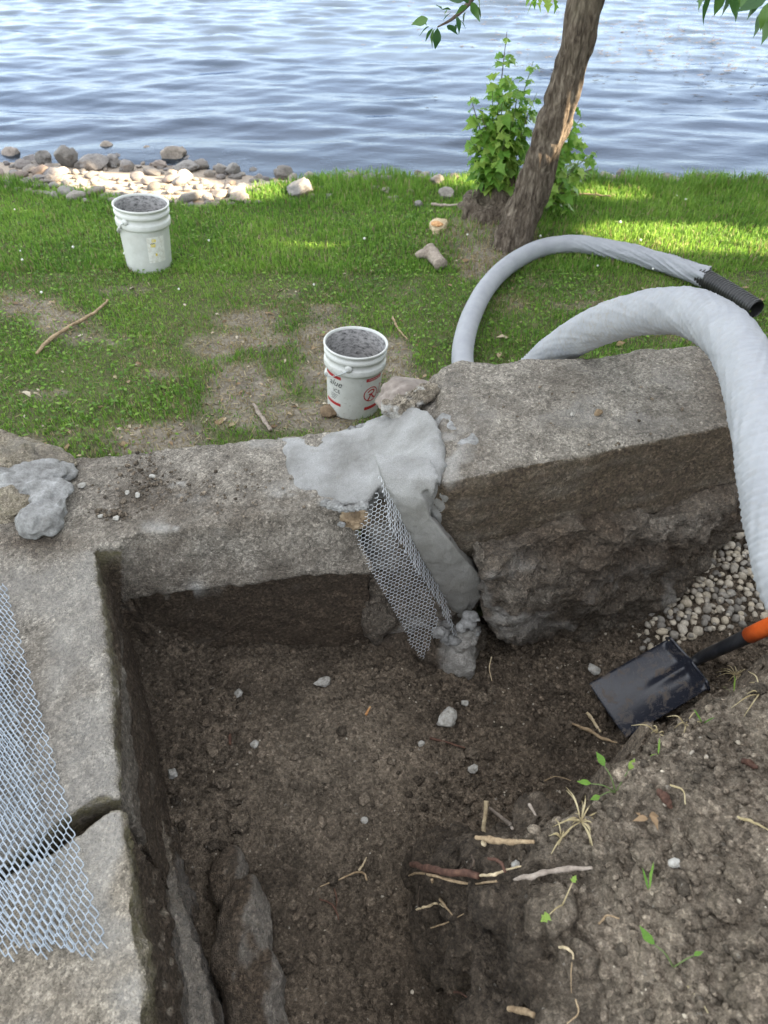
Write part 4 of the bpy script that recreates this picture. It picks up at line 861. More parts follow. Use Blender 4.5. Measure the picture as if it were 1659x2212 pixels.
def gravel_s(r, n):
    out = []; s = []; tries = 0
    while len(out) < n and tries < 20000:
        tries += 1; x, y = r.uniform(1380, 1820), r.uniform(1105, 1420)
        lim = 1395+ (1330-y)*.32 if y > 1130 else 1500
        if x < lim or (y > 1392-.18*(x-1420)): continue
        if r.random() > smooth(0, 60, x-lim)*.85+.15: continue
        if y > 1330 and r.random() < .55: continue
        q = P(x, y, -.06); rad = r.uniform(.0085, .0155)
        z = float(soil_z(q[0], q[1])); rad *= 1.45
        if len(out):
            d = np.hypot(*(np.array(out)[:, :2]-q[:2]).T)
            if (d < (np.array(s)+rad)*.70).any(): continue
        out.append((q[0], q[1], z+rad*.45)); s.append(rad)
    lay = [(a+r.normal(0, .012), b2+r.normal(0, .012), c+.010) for a, b2, c in out[::3]]
    return np.array(out+lay), np.array(s+[r.uniform(.007, .013) for _ in lay])
scatter_stuff('drain_gravel', 520, gravel_s, MAT['gravel'], 1, 31, 'rounded drainage gravel in the trench behind the shovel', 'gravel', lambda r, q, s: {'tint': r.random(len(q))}, .72, .22, 10)
def topcrumbs(r, n):
    q = []; s = []
    for k in range(n):
        c = [(310, 1040, 60, 50), (500, 1060, 120, 45), (250, 1110, 30, 12), (1290, 900, 200, 60), (540, 1180, 120, 40)][r.choice(5, p=[.5, .15, .15, .08, .12])]
        x, y = c[0]+r.normal()*c[2]*.6, c[1]+r.normal()*c[3]*.6
        if x > 700 and x < 1000: continue
        z = ZL if x < 800 else ZR
        if x < 800 and y > 1130: continue
        q.append(P(x, y, z+.004)); s.append(r.uniform(.002, .0075)*(1 if r.random() < .93 else 1.7))
    return np.array(q), np.array(s)
scatter_stuff('wall_top_crumbs', 420, topcrumbs, MAT['soil'], 0, 41, 'crumbs of earth spilt on top of the concrete wall', 'soil', lambda r, q, s: {'dry': r.uniform(.1, .8, len(q)), 'tint': r.random(len(q))})
for k, (x, y, s, lb) in enumerate([(330, 1032, .013, 'white crumb near the back of the left wall top'), (178, 1052, .015, 'pale flat chip beside the corner lump on the wall'), (275, 1066, .011, 'white crumb on the wall top left of the earth spill'), (298, 1072, .013, 'white crumb at the front of the earth spill on the wall'), (252, 1122, .013, 'white crumb cluster above the slot in the wall'), (218, 1117, .010, 'small white crumb left above the slot in the wall')]):
    rock_thing('mortar_crumb', P(x, y, ZL+.002), (s, s*.7, s*.55), MAT['white_chunk'], lb, 'crumb', k*2.3, k*.7, 2, .3, .2, 'mortar crumbs on the wall top')
rock_thing('mortar_crumb', P(1291, 895, ZR), (.017, .014, .010), MAT['stone_tan'], 'tan pebble lying on top of the right wall block', 'pebble', 3., .4, 2)
rock_thing('mortar_crumb', P(1237, 897, ZR), (.009, .007, .006), MAT['white_chunk'], 'tiny grey chip on top of the right wall block', 'chip', 5., .4, 2)

# ------------------------------------------------------------------ buckets
def bucket(q, scale, tilt, turn, label, kind):
    th = thing('plastic_bucket', q, label, 'bucket'); th.rotation_euler = (tilt[0], tilt[1], turn); th.scale = (scale,)*3
    def pt(name, V, Fc, mat, attrs=None, sm=True, par=th):
        me = mesh_np(name, V, Fc, sm, attrs) if isinstance(Fc, np.ndarray) else mesh_py(name, V, Fc, sm); return link(name, me, mat, par)
    prof = [(0, 0), (.122, 0), (.128, .003), (.130, .010), (.1405, .255), (.1405, .258), (.152, .261), (.1535, .268), (.1535, .290), (.1515, .294), (.1455, .297), (.1455, .318), (.1465, .320), (.1525, .322), (.154, .328), (.154, .340), (.151, .343), (.1475, .346), (.1475, .358), (.1545, .361), (.157, .366), (.1565, .372), (.152, .374), (.1475, .371), (.1455, .362)]
    fine = []
    for a, b2 in zip(prof[:-1], prof[1:]):
        fine.append(a)
        if abs(b2[1]-a[1]) > .05: fine += [(a[0]+(b2[0]-a[0])*t, a[1]+(b2[1]-a[1])*t) for t in (.25, .5, .75)]
    fine.append(prof[-1]); V, Fc = lathe(fine, 72); n = fbm(V, 14, 2); V[:, :2] *= (1+.003*n)[:, None]
    pt('shell', V, Fc[:, ::-1] if False else Fc, MAT['bucket_white'], {'grime': np.full(len(V), 1. if kind == 'near' else .25)})
    inn = [(.1450, .362), (.1405, .33), (.1365, .25), (.1345, .205), (.131, .192)]
    V, Fc = lathe(inn, 64); V[:, :2] *= (1+.012*fbm(V, 22, 3))[:, None]; pt('inside_coat', V, Fc, MAT['bucket_inside']); V, Fc = lathe([(.1335, .199), (.12, .186), (.06, .180), (.0005, .178)], 48); V[:, 2] += .006*fbm(V, 25, 3); pt('dried_residue', V, Fc, MAT['residue'])
    def wrap(ang, h, off=.0007):       # a point on the outside of the wall
        r = .130+(.1405-.130)*(h-.010)/.245+off; return np.array([r*math.cos(ang), r*math.sin(ang), h])
    def patch(name, a0, a1, h0, h1, mat, off=.0007, n=14, slope=0.):
        Vs = [wrap(a0+(a1-a0)*i/n, h+slope*i/n, off) for i in range(n+1) for h in (h0, h1)]; return pt(name, Vs, grid_faces(n+1, 2), mat)
    def text(name, s, ang, h, size, mat, shear=0., off=.0012, par=None):
        cu = bpy.data.curves.new('t', 'FONT'); cu.body = s; cu.size = size; cu.shear = shear; cu.align_x = 'CENTER'; cu.resolution_u = 3
        o = bpy.data.objects.new('t', cu); COL.objects.link(o); dg = bpy.context.evaluated_depsgraph_get(); dg.update(); m2 = o.evaluated_get(dg).to_mesh()
        Vs = [wrap(ang+v.co.x/.136, h+v.co.y, off) for v in m2.vertices]; Fs = [tuple(p.vertices) for p in m2.polygons]
        o.evaluated_get(dg).to_mesh_clear(); bpy.data.objects.remove(o); pt(name, Vs, Fs, mat, None, False)
    def ringp(name, ang, h, ro, ri, mat, n=40):
        Vs = []
        for i in range(n):
            t = 2*math.pi*i/n
            for r in (ri, ro): Vs.append(wrap(ang+r*math.cos(t)/.136, h+r*math.sin(t), .0011))
        pt(name, Vs, grid_faces(n, 2).tolist()+[((n-1)*2, 0, 1, (n-1)*2+1)], mat)
    def stroke(name, pts, w, ang, h, mat):
        c = catmull(np.array([(x, y, 0) for x, y in pts]), len(pts)*5); t, N, B = frames(c); Vs = []
        for i in range(len(c)):
            d = np.array([-t[i][1], t[i][0]])*w/2
            for s in (-1, 1): e = c[i][:2]+s*d; Vs.append(wrap(ang+e[0]/.136, h+e[1], .0012))
        pt(name, Vs, grid_faces(len(c), 2), mat)
    # bail ears, wire bail and grip
    ears = (-1.75, 1.39) if kind == 'near' else (-2.0, 1.14)
    for e in ears:
        c = np.array([.147*math.cos(e), .147*math.sin(e), .307]); V, Fc = lathe([(0, .014), (.010, .013), (.017, .010), (.0185, .002), (.0185, -.004)], 20)
        R = Matrix.Rotation(e, 3, 'Z') @ Matrix.Rotation(math.pi/2, 3, 'Y'); V = V @ np.array(R).T + c; pt('bail_ear', V, Fc, MAT['bucket_white'], {'grime': np.full(len(V), .4)})
    e0, e1 = ears; A = np.array([.163*math.cos(e0), .163*math.sin(e0), .307]); B = np.array([.163*math.cos(e1), .163*math.sin(e1), .307]); mid = (A+B)/2
    out = np.array([math.cos((e0+e1)/2+math.pi), math.sin((e0+e1)/2+math.pi), 0.]); sd = (A-B)/np.linalg.norm(A-B)
    drop = math.radians(38 if kind == 'near' else 42); rad = .175; arc = []
    for t in np.linspace(0, math.pi, 25): arc.append(mid+sd*rad*.94*math.cos(t)+(out*math.cos(drop)-np.array([0, 0, 1])*math.sin(drop))*rad*math.sin(t))
    V, Fc = tube(arc, .0021, 8, 60); bail = pt('bail_wire', V, Fc, MAT['steel'])
    g = arc[9:16] if kind == 'near' else arc[2:23]; V, Fc = tube(g, .0105 if kind == 'near' else .0072, 12, 30); pt('bail_grip', V, Fc, MAT['bucket_white'], None, True, bail)
    if kind == 'near':
        a1, a2 = -2.28, -.86       # centres of the two printed panels
        patch('printed_bar', a1-.55, a1+.24, .228, .245, MAT['print_red'], .001, 14); patch('printed_bar', a1-.55, a1+.24, .072, .089, MAT['print_red'], .001, 14)
        text('printed_word', 'alue', a1-.02, .185, .050, MAT['print_black'], .35); text('printed_word', 'ICE', a1+.06, .148, .030, MAT['print_black'])
        for k in range(4): patch('printed_line', a1-.22, a1+.12-.04*k, .134-.009*k, .1365-.009*k, MAT['print_black'], .001, 6)
        patch('printed_bar', a2-.26, a2+.45, .226, .244, MAT['print_red'], .001, 14); patch('printed_bar', a2-.26, a2+.45, .060, .078, MAT['print_red'], .001, 14)
        text('printed_word', 'YOUR CHOICE', a2+.13, .2315, .0115, MAT['print_white'], 0, .0016)
        ac = a2-.02; ringp('logo_ring', ac, .150, .042, .0365, MAT['print_red'])
        stroke('logo_stroke', [(-.020, .014), (-.004, .024), (.014, .022), (.018, .010), (.004, .002), (-.014, .000)], .0075, ac, .150, MAT['print_red']); stroke('logo_stroke', [(.000, .002), (-.008, -.018), (-.018, -.034)], .008, ac, .150, MAT['print_red']); stroke('logo_stroke', [(.004, .004), (.010, -.014), (.024, -.026)], .008, ac, .150, MAT['print_red'])
        stroke('logo_stroke', [(.056, .034), (.072, .030), (.060, .000), (.052, -.018), (.074, -.014)], .005, ac, .150, MAT['print_red'])
    else:
        a = -.95; patch('worn_label', a-.32, a+.45, .075, .225, MAT['label_worn'], .0008, 14); patch('label_mark', a-.18, a+.02, .168, .186, MAT['label_yellow'], .0014, 6); patch('label_mark', a-.12, a+.06, .196, .214, MAT['label_yellow'], .0014, 6); patch('label_mark', a-.19, a+.0, .187, .191, MAT['print_black'], .0015, 6); patch('label_mark', a-.02, a+.07, .115, .13, MAT['label_yellow'], .0014, 5)
    return th
q = on_lawn(762, 876); q[2] -= .004
bucket(q, 1.0, (0, math.radians(4), 0), 0, 'mud-specked white bucket with red print standing right behind the mortar patch', 'near')
q = on_lawn(323, 571); q[2] -= .012
bucket(q, 1.16, (0, math.radians(4.5), 0), 0, 'plain white bucket with a worn yellow label standing on the grass near the lake', 'far')

# ------------------------------------------------------------------ drain pipe in its white sleeve
def pipe():
    th = thing('drain_pipe', on_lawn(1330, 560), 'long corrugated drain pipe in a white fabric sleeve looping over the lawn and wall', 'pipe')
    ground = [(1528, 600), (1430, 566), (1330, 541), (1250, 527), (1180, 533), (1110, 565), (1056, 615), (1022, 675), (1003, 735), (1000, 790)]
    pts = []; rad = []
    for x, y in ground: p = P(x, y, .075); pts.append(p); rad.append(.060)
    p = pts[-1]
    for v in [(p[0]+.02, p[1]-.28, .075), (p[0]+.10, p[1]-.52, .10)]: pts.append(np.array(v)); rad.append(.062)
    for x, y, d in [(1095, 850, 3.15), (1150, 800, 2.98)]: pts.append(PD(x, y, d)); rad.append(.064)
    for x, y, d in [(1215, 748, 2.75), (1290, 705, 2.50), (1370, 680, 2.28), (1440, 671, 2.14), (1500, 679, 2.03), (1556, 709, 1.93), (1600, 765, 1.80), (1632, 840, 1.68), (1655, 940, 1.57), (1672, 1050, 1.49), (1694, 1160, 1.44), (1730, 1280, 1.40)]:
        pts.append(PD(x, y, d)); rad.append(.0675)
    for v in [(1.02, .62, .86), (1.35, .38, .78), (1.9, .1, .78)]: pts.append(np.array(v)); rad.append(.0675)
    L0 = np.linalg.norm(np.diff(np.array(pts), axis=0), axis=1).sum()
    def disp(R, t, a):
        s = t*L0; q = np.stack([np.cos(a)+0*s, np.sin(a)+0*s, s*2.2+0*a], -1)
        folds = fbm(np.stack([np.cos(a+s*5)*1.3+0*s, np.sin(a+s*5)*1.3+0*s, s*1.1+0*a], -1), 2.2, 3); amt = .35+1.0*np.exp(-((s-3.55)/.42)**2)+1.0*np.exp(-((s-.35)/.45)**2)+.25*smooth(3.9, 4.4, s)
        rib = .0022*np.sin(s*2*math.pi/.022)*smooth(3.7, 4.3, s); ridge = np.abs(fbm(np.stack([np.cos(a-s*4.)*1.2+0*s, np.sin(a-s*4.)*1.2+0*s, s*.9+0*a], -1), 3.2, 2, .5, 5.))
        end = .012*smooth(.10, 0, s)*np.sin(5*a+1)
        return R + .0035*amt*folds + .012*np.clip(amt-.30, 0, 2)*(np.clip(1-3.5*ridge, 0, 1)**2-.25) + rib + .0025*fbm(q, 1.2, 2) + end
    V, Fc = tube(pts, rad, 64, 900, False, disp); s = np.repeat(np.linspace(0, L0, 900), 64)
    gr = .22*smooth(3.4, 4.0, s)+.45*np.exp(-((s-4.35)/.35)**2)+.03+.2*smooth(.4, .0, s)
    part('fabric_sleeve', V, Fc, MAT['fabric'], th, {'grime': gr})
    # black corrugated end sticking out of the sleeve
    a, b2, c = P(1490, 583, .072), P(1560, 622, .070), P(1634, 668, .072)
    axis = catmull(np.array([a, b2, c]), 150); L1 = np.linalg.norm(np.diff(axis, axis=0), axis=1).sum()
    def d2(R, t, ang): w = np.sin(t*L1*2*math.pi/.021); return R+.0042*np.clip(w*1.6, -1, 1)+0*ang
    V, Fc = tube([a, b2, c], .054, 40, 240, False, d2); part('corrugated_pipe', V, Fc, MAT['black_plastic'], th)
    V, Fc = tube([a+(b2-a)*.7, b2, c], .048, 32, 20, False); part('pipe_bore', V, Fc[:, ::-1], MAT['black_plastic'], th)
pipe()

# ------------------------------------------------------------------ shovel
def shovel():
    tipL, tipR = on_soil(1284, 1486), on_soil(1335, 1578); shL, shR = P(1439, 1393, .02), P(1522, 1491, .02)
    tip = P(1312, 1540, -.088); neck = P(1494, 1444, .012); ax = neck-tip; Ln = np.linalg.norm(ax); ax /= Ln
    sdv = P(1480, 1490, .0)-P(1405, 1400, .0); sdv -= ax*np.dot(sdv, ax); sdv /= np.linalg.norm(sdv); up = np.cross(ax, sdv); up = up if up[2] > 0 else -up
    th = thing('shovel', tip, 'black square shovel with orange shaft lying in the pit against the bank', 'shovel')
    wid = .112; nu, nv = 40, 30; V = []
    for i in range(nu):
        t = i/(nu-1)
        for j in range(nv):
            s = j/(nv-1)*2-1; lift = .046*abs(s)**2.2*(.30+.70*t)+.020*t*t*(1-abs(s))
            w = wid*(1-.04*t) if t < .86 else wid*(1-.04*t)
            back = .055*abs(s)**2.2*smooth(.7, 1., t)
            crown = .016*math.exp(-(s/.15)**2)*smooth(.40, .85, t)
            V.append(tip+ax*(Ln*t*.98-back*.25)+sdv*s*w+up*(lift+crown+.012+.03*smooth(.9, 1., t)*(abs(s) < .9)))
    V = np.array(V); Fc = grid_faces(nu, nv); V2 = V-up*.0028; n = len(V); bd = []
    per = [i*nv for i in range(nu)]+[(nu-1)*nv+j for j in range(1, nv)]+[i*nv+nv-1 for i in range(nu-2, -1, -1)]+[j for j in range(nv-2, 0, -1)]
    bd = [(per[k], per[(k+1) % len(per)], per[(k+1) % len(per)]+n, per[k]+n) for k in range(len(per))]
    part('blade', np.vstack([V, V2]), np.vstack([Fc, Fc[:, ::-1]+n, np.array(bd)]), MAT['shovel_black'], th)
    # rolled step along the back edge
    st = [tip+ax*(Ln*.98-.055*abs(s)**2.2*.25)+sdv*s*wid+up*(.046*abs(s)**2.2+.020*(1-abs(s))+.012+.034*(abs(s) < .95)) for s in np.linspace(-1, 1, 13)]
    V, Fc = tube(st, .0055, 8, 40); part('step', V, Fc, MAT['shovel_black'], th)
    e = PD(1664, 1352, 2.02); k0 = neck-ax*.10+up*.014; k1 = neck+ax*.03+up*.045; far = k1+(e-k1)*2.9
    sp = k1+(e-k1)*.78
    V, Fc = tube([k0, neck-ax*.03+up*.030, k1, (k1+sp)/2, sp], [.007, .014, .0195, .0215, .0225], 18, 50); part('socket', V, Fc, MAT['shaft_black'], th)
    sh = part('shaft', *tube([sp-(far-k1)*.01, far], .0245, 18, 14), MAT['orange_paint'], th)
    ed = (far-k1)/np.linalg.norm(far-k1); sx = np.cross(ed, np.array([0, 0, 1.])); sx /= np.linalg.norm(sx)
    part('grip', *tube([far, far+ed*.04+sx*.05, far+ed*.11+sx*.055, far+ed*.11-sx*.055, far+ed*.04-sx*.05, far+ed*.002], .014, 12, 60), MAT['shaft_black'], th)
    rv = k1+(sp-k1)*.86+np.array([-.004, -.0175, .010]); part('rivet', *blob(rv, .0035, 1, 0, 1, 0), MAT['steel'], th)
shovel()

# ------------------------------------------------------------------ sticks and roots
def stick(name, px, rad, mat, label, cat, lift=.006, group=None, surf=None, nl=None, seed=0, zoff=None):
    pts = []
    for k, p in enumerate(px):
        f = surf or on_soil; q = np.array(f(p[0], p[1]), float); q[2] += lift+.004+(p[2] if len(p) > 2 else 0); pts.append(q)
    pts = np.array(pts); r = np.linspace(rad, rad*.55, len(pts)) if np.isscalar(rad) else rad
    if len(pts) > 2:
        n0 = len(pts); rr_ = np.random.default_rng(int(px[0][0]*7+px[0][1])); q4 = catmull(np.column_stack([pts, r]), n0*3); rm = float(np.max(r)); q4[1:-1, :3] += rr_.normal(0, rm*.16, (len(q4)-2, 3)); pts, r = q4[:, :3], q4[:, 3]*(1+rr_.normal(0, .10, len(q4)))
    def disp(R, t, a): return R*(1+.40*fbm(np.stack([np.cos(a)+0*t, np.sin(a)+0*t, t*9+seed+0*a], -1), 1.6, 3))
    V, Fc = tube(pts, r, 10, nl or 10*len(pts), True, disp); return base_mesh_thing(name, V, Fc, MAT[mat], label, cat, group)
g = 'roots and sticks sticking out of the bank'
stick('cut_stick', [(1046, 1750, .05), (1043, 1790, .035), (1042, 1836, .02)], [.0075, .0062, .006], 'wood_pale', 'pale upright stick with a flared top standing against the bank edge', 'stick', .01, g)
stick('cut_stick', [(1025, 1824, .02), (1080, 1832, .02), (1150, 1830, .01)], [.0055, .0065, .004], 'root_tan', 'tan stick lying crosswise under the pale upright one', 'stick', .012, g)
stick('cut_stick', [(1054, 1752, .01), (1080, 1776, .02), (1104, 1800, .01)], [.0048, .0055, .004], 'wood_grey', 'brown grey stick leaning diagonally right of the pale upright one', 'stick', .01, g)
stick('cut_root', [(886, 1914, .13), (950, 1910, .06), (1032, 1904, .01)], [.0078, .0075, .007], 'root_red', 'thick dark red root with a cut orange end pointing into the pit', 'root', .015, g)
stick('thin_root', [(880, 1926, .10), (900, 1920, .09), (945, 1918, .05), (1000, 1922, .02), (1070, 1914, .01)], [.0022, .003, .0032, .0028, .002], 'root_tan', 'thin pale root running along under the thick red one', 'root', .012, g)
stick('thin_root', [(1034, 1906, .02), (1065, 1902, .02), (1090, 1892, .015), (1122, 1882, .01)], [.0028, .003, .0025, .0015], 'wood_pale', 'thin yellowish root curling up right of the thick red one', 'root', .012, g)
stick('cut_stick', [(1106, 1914, .02), (1150, 1905, .02), (1200, 1892, .015), (1275, 1884, .008)], [.0035, .0052, .0055, .003], 'wood_grey', 'long grey forked stick lying on the bank slope right of the red root', 'stick', .01, g)
stick('thin_root', [(930, 1926, .06), (940, 1948, .04), (955, 1962, .02), (975, 1985, .01)], [.004, .0042, .003, .0015], 'root_tan', 'bent tan root hanging below the red one', 'root', .012, g)
stick('thin_root', [(898, 1982, .04), (920, 1976, .04), (938, 1966, .03), (958, 1968, .01)], [.0026, .003, .003, .0015], 'wood_pale', 'short pale root twisted at the foot of the bank', 'root', .012, g)
stick('thin_root', [(930, 2012, .01), (970, 1998, .01), (1000, 1982, .01)], .002, 'root_tan', 'hair thin root on the bank below the twisted pale one', 'root', .01, g)
stick('thin_root', [(905, 1935, .05), (902, 1960, .03), (905, 1990, .0)], .0016, 'root_dark', 'dark thin root hanging off the end of the red one', 'root', .01, g)
stick('thin_root', [(1012, 1896, .03), (1020, 1880, .03), (1016, 1860, .02)], .0035, 'root_dark', 'dark short root standing up behind the red one', 'root', .01, g)
stick('thin_root', [(1050, 1868, .02), (1075, 1880, .03), (1088, 1898, .02)], [.003, .004, .003], 'root_red', 'short reddish root crossing above the yellowish one', 'root', .01, g)
stick('cut_stick', [(1095, 2190, .02), (1120, 2194, .02), (1150, 2198, .0)], [.0055, .006, .005], 'root_tan', 'short cut stick end at the bottom of the bank slope', 'stick', .012, g)
stick('thin_root', [(965, 2155, .02), (985, 2152, .02), (1005, 2160, .01)], .003, 'root_red', 'small reddish root fork low in the pit at the foot of the bank', 'root', .01, g)
stick('thin_root', [(1205, 2055, .01), (1218, 2060, .02), (1232, 2066, .01), (1234, 2080, .01)], .003, 'wood_pale', 'hooked pale root on the lower bank slope', 'root', .008, g)
stick('thin_root', [(1232, 2085, .005), (1230, 2120, .005), (1232, 2150, .0)], .0012, 'root_tan', 'hair thin root hanging below the hooked pale one', 'root', .008, g)
stick('thin_root', [(1240, 2165, .005), (1245, 2195, .005), (1222, 2215, .0)], .0018, 'root_tan', 'thin curved root at the very bottom of the bank', 'root', .008, g)
stick('thin_root', [(1290, 2002, .005), (1310, 1985, .008), (1335, 1990, .003)], .0022, 'root_tan', 'short curved tan root on the dusty bank', 'root', .006, g)
g = 'sticks lying on the pit floor'
stick('cut_stick', [(1228, 1565), (1262, 1580, .006), (1300, 1600, .004), (1332, 1608)], [.003, .0062, .0055, .003], 'root_tan', 'split tan stick lying below the shovel blade', 'stick', .007, g)
stick('cut_stick', [(1266, 1543), (1278, 1560, .004), (1296, 1585)], [.005, .0055, .004], 'wood_pale', 'short pale stick just above the split tan one', 'stick', .007, g)
stick('cut_stick', [(928, 1598), (960, 1607, .004), (1004, 1619)], [.0045, .004, .0022], 'root_red', 'thin reddish stick below the large white chunk', 'stick', .006, g)
stick('thin_root', [(692, 1918), (735, 1902), (770, 1888), (788, 1890), (793, 1905)], [.0015, .0022, .003, .0035, .003], 'root_tan', 'thin tan root bent like a hook in the lower pit', 'root', .006, g)
stick('cut_stick', [(775, 1886, .01), (784, 1876, .015), (792, 1858, .01)], .004, 'wood_pale', 'short pale twig standing up from the hooked root', 'stick', .006, g)
stick('thin_root', [(690, 1945), (715, 1955), (726, 1970), (732, 1990)], [.002, .003, .0032, .002], 'root_red', 'reddish root below the hooked one in the lower pit', 'root', .006, g)
stick('thin_root', [(722, 1922), (728, 1945), (726, 1965)], .0022, 'root_red', 'short reddish rootlet above the reddish root', 'root', .006, g)
stick('thin_root', [(625, 1875), (645, 1920), (675, 1945)], .0013, 'root_dark', 'hair thin dark root beside the buried slab', 'root', .006, g)
stick('thin_root', [(510, 1980, .01), (520, 2030, .008), (545, 2100, .006), (580, 2160, .004), (620, 2205)], [.0026, .0026, .0024, .002, .0016], 'root_dark', 'long dark root trailing over the buried slab', 'root', .02, g)
stick('cut_stick', [(497, 1590), (498, 1612)], [.0055, .005], 'root_red', 'short dark red stick end near the grey upright chunk', 'stick', .006, g)
stick('cut_stick', [(790, 1548), (800, 1530)], [.005, .003], 'wood_orange', 'orange wood splinter in the back of the pit', 'stick', .006, g)
stick('thin_root', [(1060, 1430, .02), (1056, 1450, .01), (1062, 1475)], .0028, 'wood_pale', 'pale rootlet below the footing right of the lath tip', 'root', .008, g)
stick('thin_root', [(1175, 1690), (1200, 1684, .01), (1240, 1692)], .0018, 'root_tan', 'fine root poking out at the far edge of the bank', 'root', .006, g)
stick('cut_stick', [(1140, 1748, .01), (1155, 1770, .005)], .004, 'wood_grey', 'small brown twig tip at the bank edge', 'stick', .01, g)
g = 'bits of wood on the soil bank'
stick('bark_bit', [(1420, 1715), (1432, 1728, .004), (1446, 1748)], [.005, .009, .005], 'root_red', 'brown piece of bark on the bank beside the curled dead leaf', 'bark', .005, g)
stick('bark_bit', [(1600, 1648), (1615, 1653), (1634, 1662)], [.005, .007, .004], 'root_red', 'brown piece of bark at the right side of the bank', 'bark', .005, g)
stick('straw_stalk', [(1445, 1700), (1470, 1715, .008), (1478, 1742)], .0022, 'straw', 'bent straw stalk on the bank right of the green seedling', 'stalk', .005, g)
stick('straw_stalk', [(1590, 1770), (1625, 1788, .01), (1659, 1800)], .003, 'straw', 'straight straw stalk at the right edge of the bank', 'stalk', .006, g)
g = 'branches on the lawn'
stick('fallen_branch', [(82, 772), (110, 742), (150, 715), (195, 690), (225, 668), (235, 655)], [.010, .011, .011, .010, .009, .007], 'root_tan', 'long curved tan branch lying on the grass at left', 'branch', .02, g, on_lawn)
stick('fallen_branch', [(548, 878), (562, 900), (574, 918), (585, 935)], [.008, .010, .011, .009], 'wood_grey', 'pale grey stick on bare ground right behind the wall', 'stick', .012, g, on_lawn)
stick('fallen_branch', [(848, 690), (850, 702, .02), (862, 718), (880, 738)], [.006, .007, .006, .004], 'root_tan', 'thin bent twig on the lawn right of the near bucket', 'twig', .012, g, on_lawn)
stick('fallen_branch', [(932, 450), (960, 452), (1010, 450), (1030, 448)], [.012, .009, .007, .005], 'wood_grey', 'grey branch in the grass left of the old stump', 'branch', .03, g, on_lawn)
stick('fallen_branch', [(1240, 430), (1280, 432), (1318, 436)], [.007, .008, .006], 'root_tan', 'thin branch in the grass right of the tree', 'branch', .04, g, on_lawn)
def log():
    a, b2 = on_lawn(932, 562), on_lawn(952, 585); up = np.array([0, 0, .045])
    th = thing('cut_log', a, 'short grey cut log lying on the grass below the stump', 'log')
    V, Fc = tube([a+up*1.6+np.array([-.03, .04, 0]), a+up, (a+b2)/2+up, b2+up*.9], [.05, .052, .044, .046], 16, 24, True, lambda R, t, an: R*(1+.2*fbm(np.stack([np.cos(an)+0*t, np.sin(an)+0*t, t*4+0*an], -1), 1.5, 3))); part('log_body', V, Fc, MAT['wood_grey'], th)
    V, Fc = tube([a+up, a+up*1.1+np.array([-.07, -.01, .0]), a+up+np.array([-.11, -.02, -.01])], [.04, .032, .022], 12, 14); part('branch_stub', V, Fc, MAT['wood_grey'], th)
log()
def cut_stub():
    p = on_lawn(948, 494); th = thing('sawn_stub', p, 'sawn branch stub with orange heartwood in the grass by the stump', 'stump')
    V, Fc = tube([p-np.array([0, 0, .03]), p+np.array([-.005, -.01, .02]), p+np.array([-.012, -.02, .045])], [.075, .068, .062], 18, 14, True, lambda R, t, a: R*(1+.12*np.sin(3*a+1)+.08*np.sin(5*a)+0*t)); part('stub_wood', V, Fc, MAT['wood_pale'], th)
    V, Fc = blob(p+np.array([-.013, -.022, .046]), (.05, .045, .012), 3, .4, 2.5, 2.); V2 = V; part('heartwood', V2, Fc, MAT['wood_orange'], th)
cut_stub()
rock_thing('field_stone', on_lawn(712, 897), (.055, .035, .03), MAT['stone_tan'], 'small brown stone on bare ground at the foot of the near bucket', seed=7, sub=3, sink=.2)

# ------------------------------------------------------------------ shore rocks
big = [(27, 335, 18, 12, 'grey round rock at the far left edge of the shore'), (67, 345, 15, 9, 'flat grey rock second from the left on the shore'), (98, 345, 18, 15, 'brown grey round rock left of the big brown boulder'), (146, 344, 25, 21, 'big brown boulder on the left shore, largest of the rocks there'), (208, 355, 29, 15, 'long low grey rock right of the big brown boulder'), (235, 331, 15, 11, 'brown rock at the waterline behind the long low one'), (247, 349, 17, 13, 'round grey rock in front of the brown waterline rock'),
       (323, 337, 14, 8, 'small dark rock standing in the water left of the tall boulder'), (377, 338, 27, 19, 'tall light grey boulder at the waterline right of the middle of the beach'), (278, 360, 17, 12, 'greyish rock on the beach below the tall boulder'), (347, 355, 15, 9, 'dark flat rock just left below the tall boulder'), (403, 361, 30, 10, 'long pointed grey slab below the tall boulder'), (497, 344, 15, 5, 'flat pale rock just awash in the lake'), (537, 363, 12, 7, 'small dark rock in the water left of the brown one'), (480, 367, 14, 12, 'pale grey rock among weeds at the beach end'), (505, 368, 18, 14, 'larger grey rock among weeds at the beach end'),
       (615, 374, 26, 13, 'dark brown split rock at the water edge in the middle'), (705, 362, 17, 6, 'orange brown rock lying in shallow water'), (762, 373, 5, 7, 'tiny dark upright stone in the water'), (652, 408, 34, 16, 'wide grey boulder half sunk in the grass at the shore'), (887, 366, 8, 4, 'small brown stone in the water left of the sapling'), (903, 373, 9, 6, 'second small brown stone in the water left of the sapling'), (945, 391, 18, 11, 'dark rock on the bank left of the sapling'), (965, 418, 22, 11, 'rough grey boulder in the grass left of the sapling'), (905, 441, 10, 8, 'pale round stone in the grass below the shore'),
       (1270, 382, 8, 17, 'thin upright stone at the water edge right of the tree'), (1306, 380, 14, 9, 'brown rock at the water edge, middle of the three right of the tree'), (1340, 377, 10, 9, 'round grey rock, rightmost of the three right of the tree'), (300, 437, 22, 8, 'pale flat rock at the grass edge behind the far bucket'), (475, 420, 20, 9, 'flat pale rock with streaks at the right end of the beach'), (110, 386, 13, 9, 'pale rock on the beach near its left end'), (375, 300+80, 17, 10, 'light grey rock in the middle of the beach below the slab')]
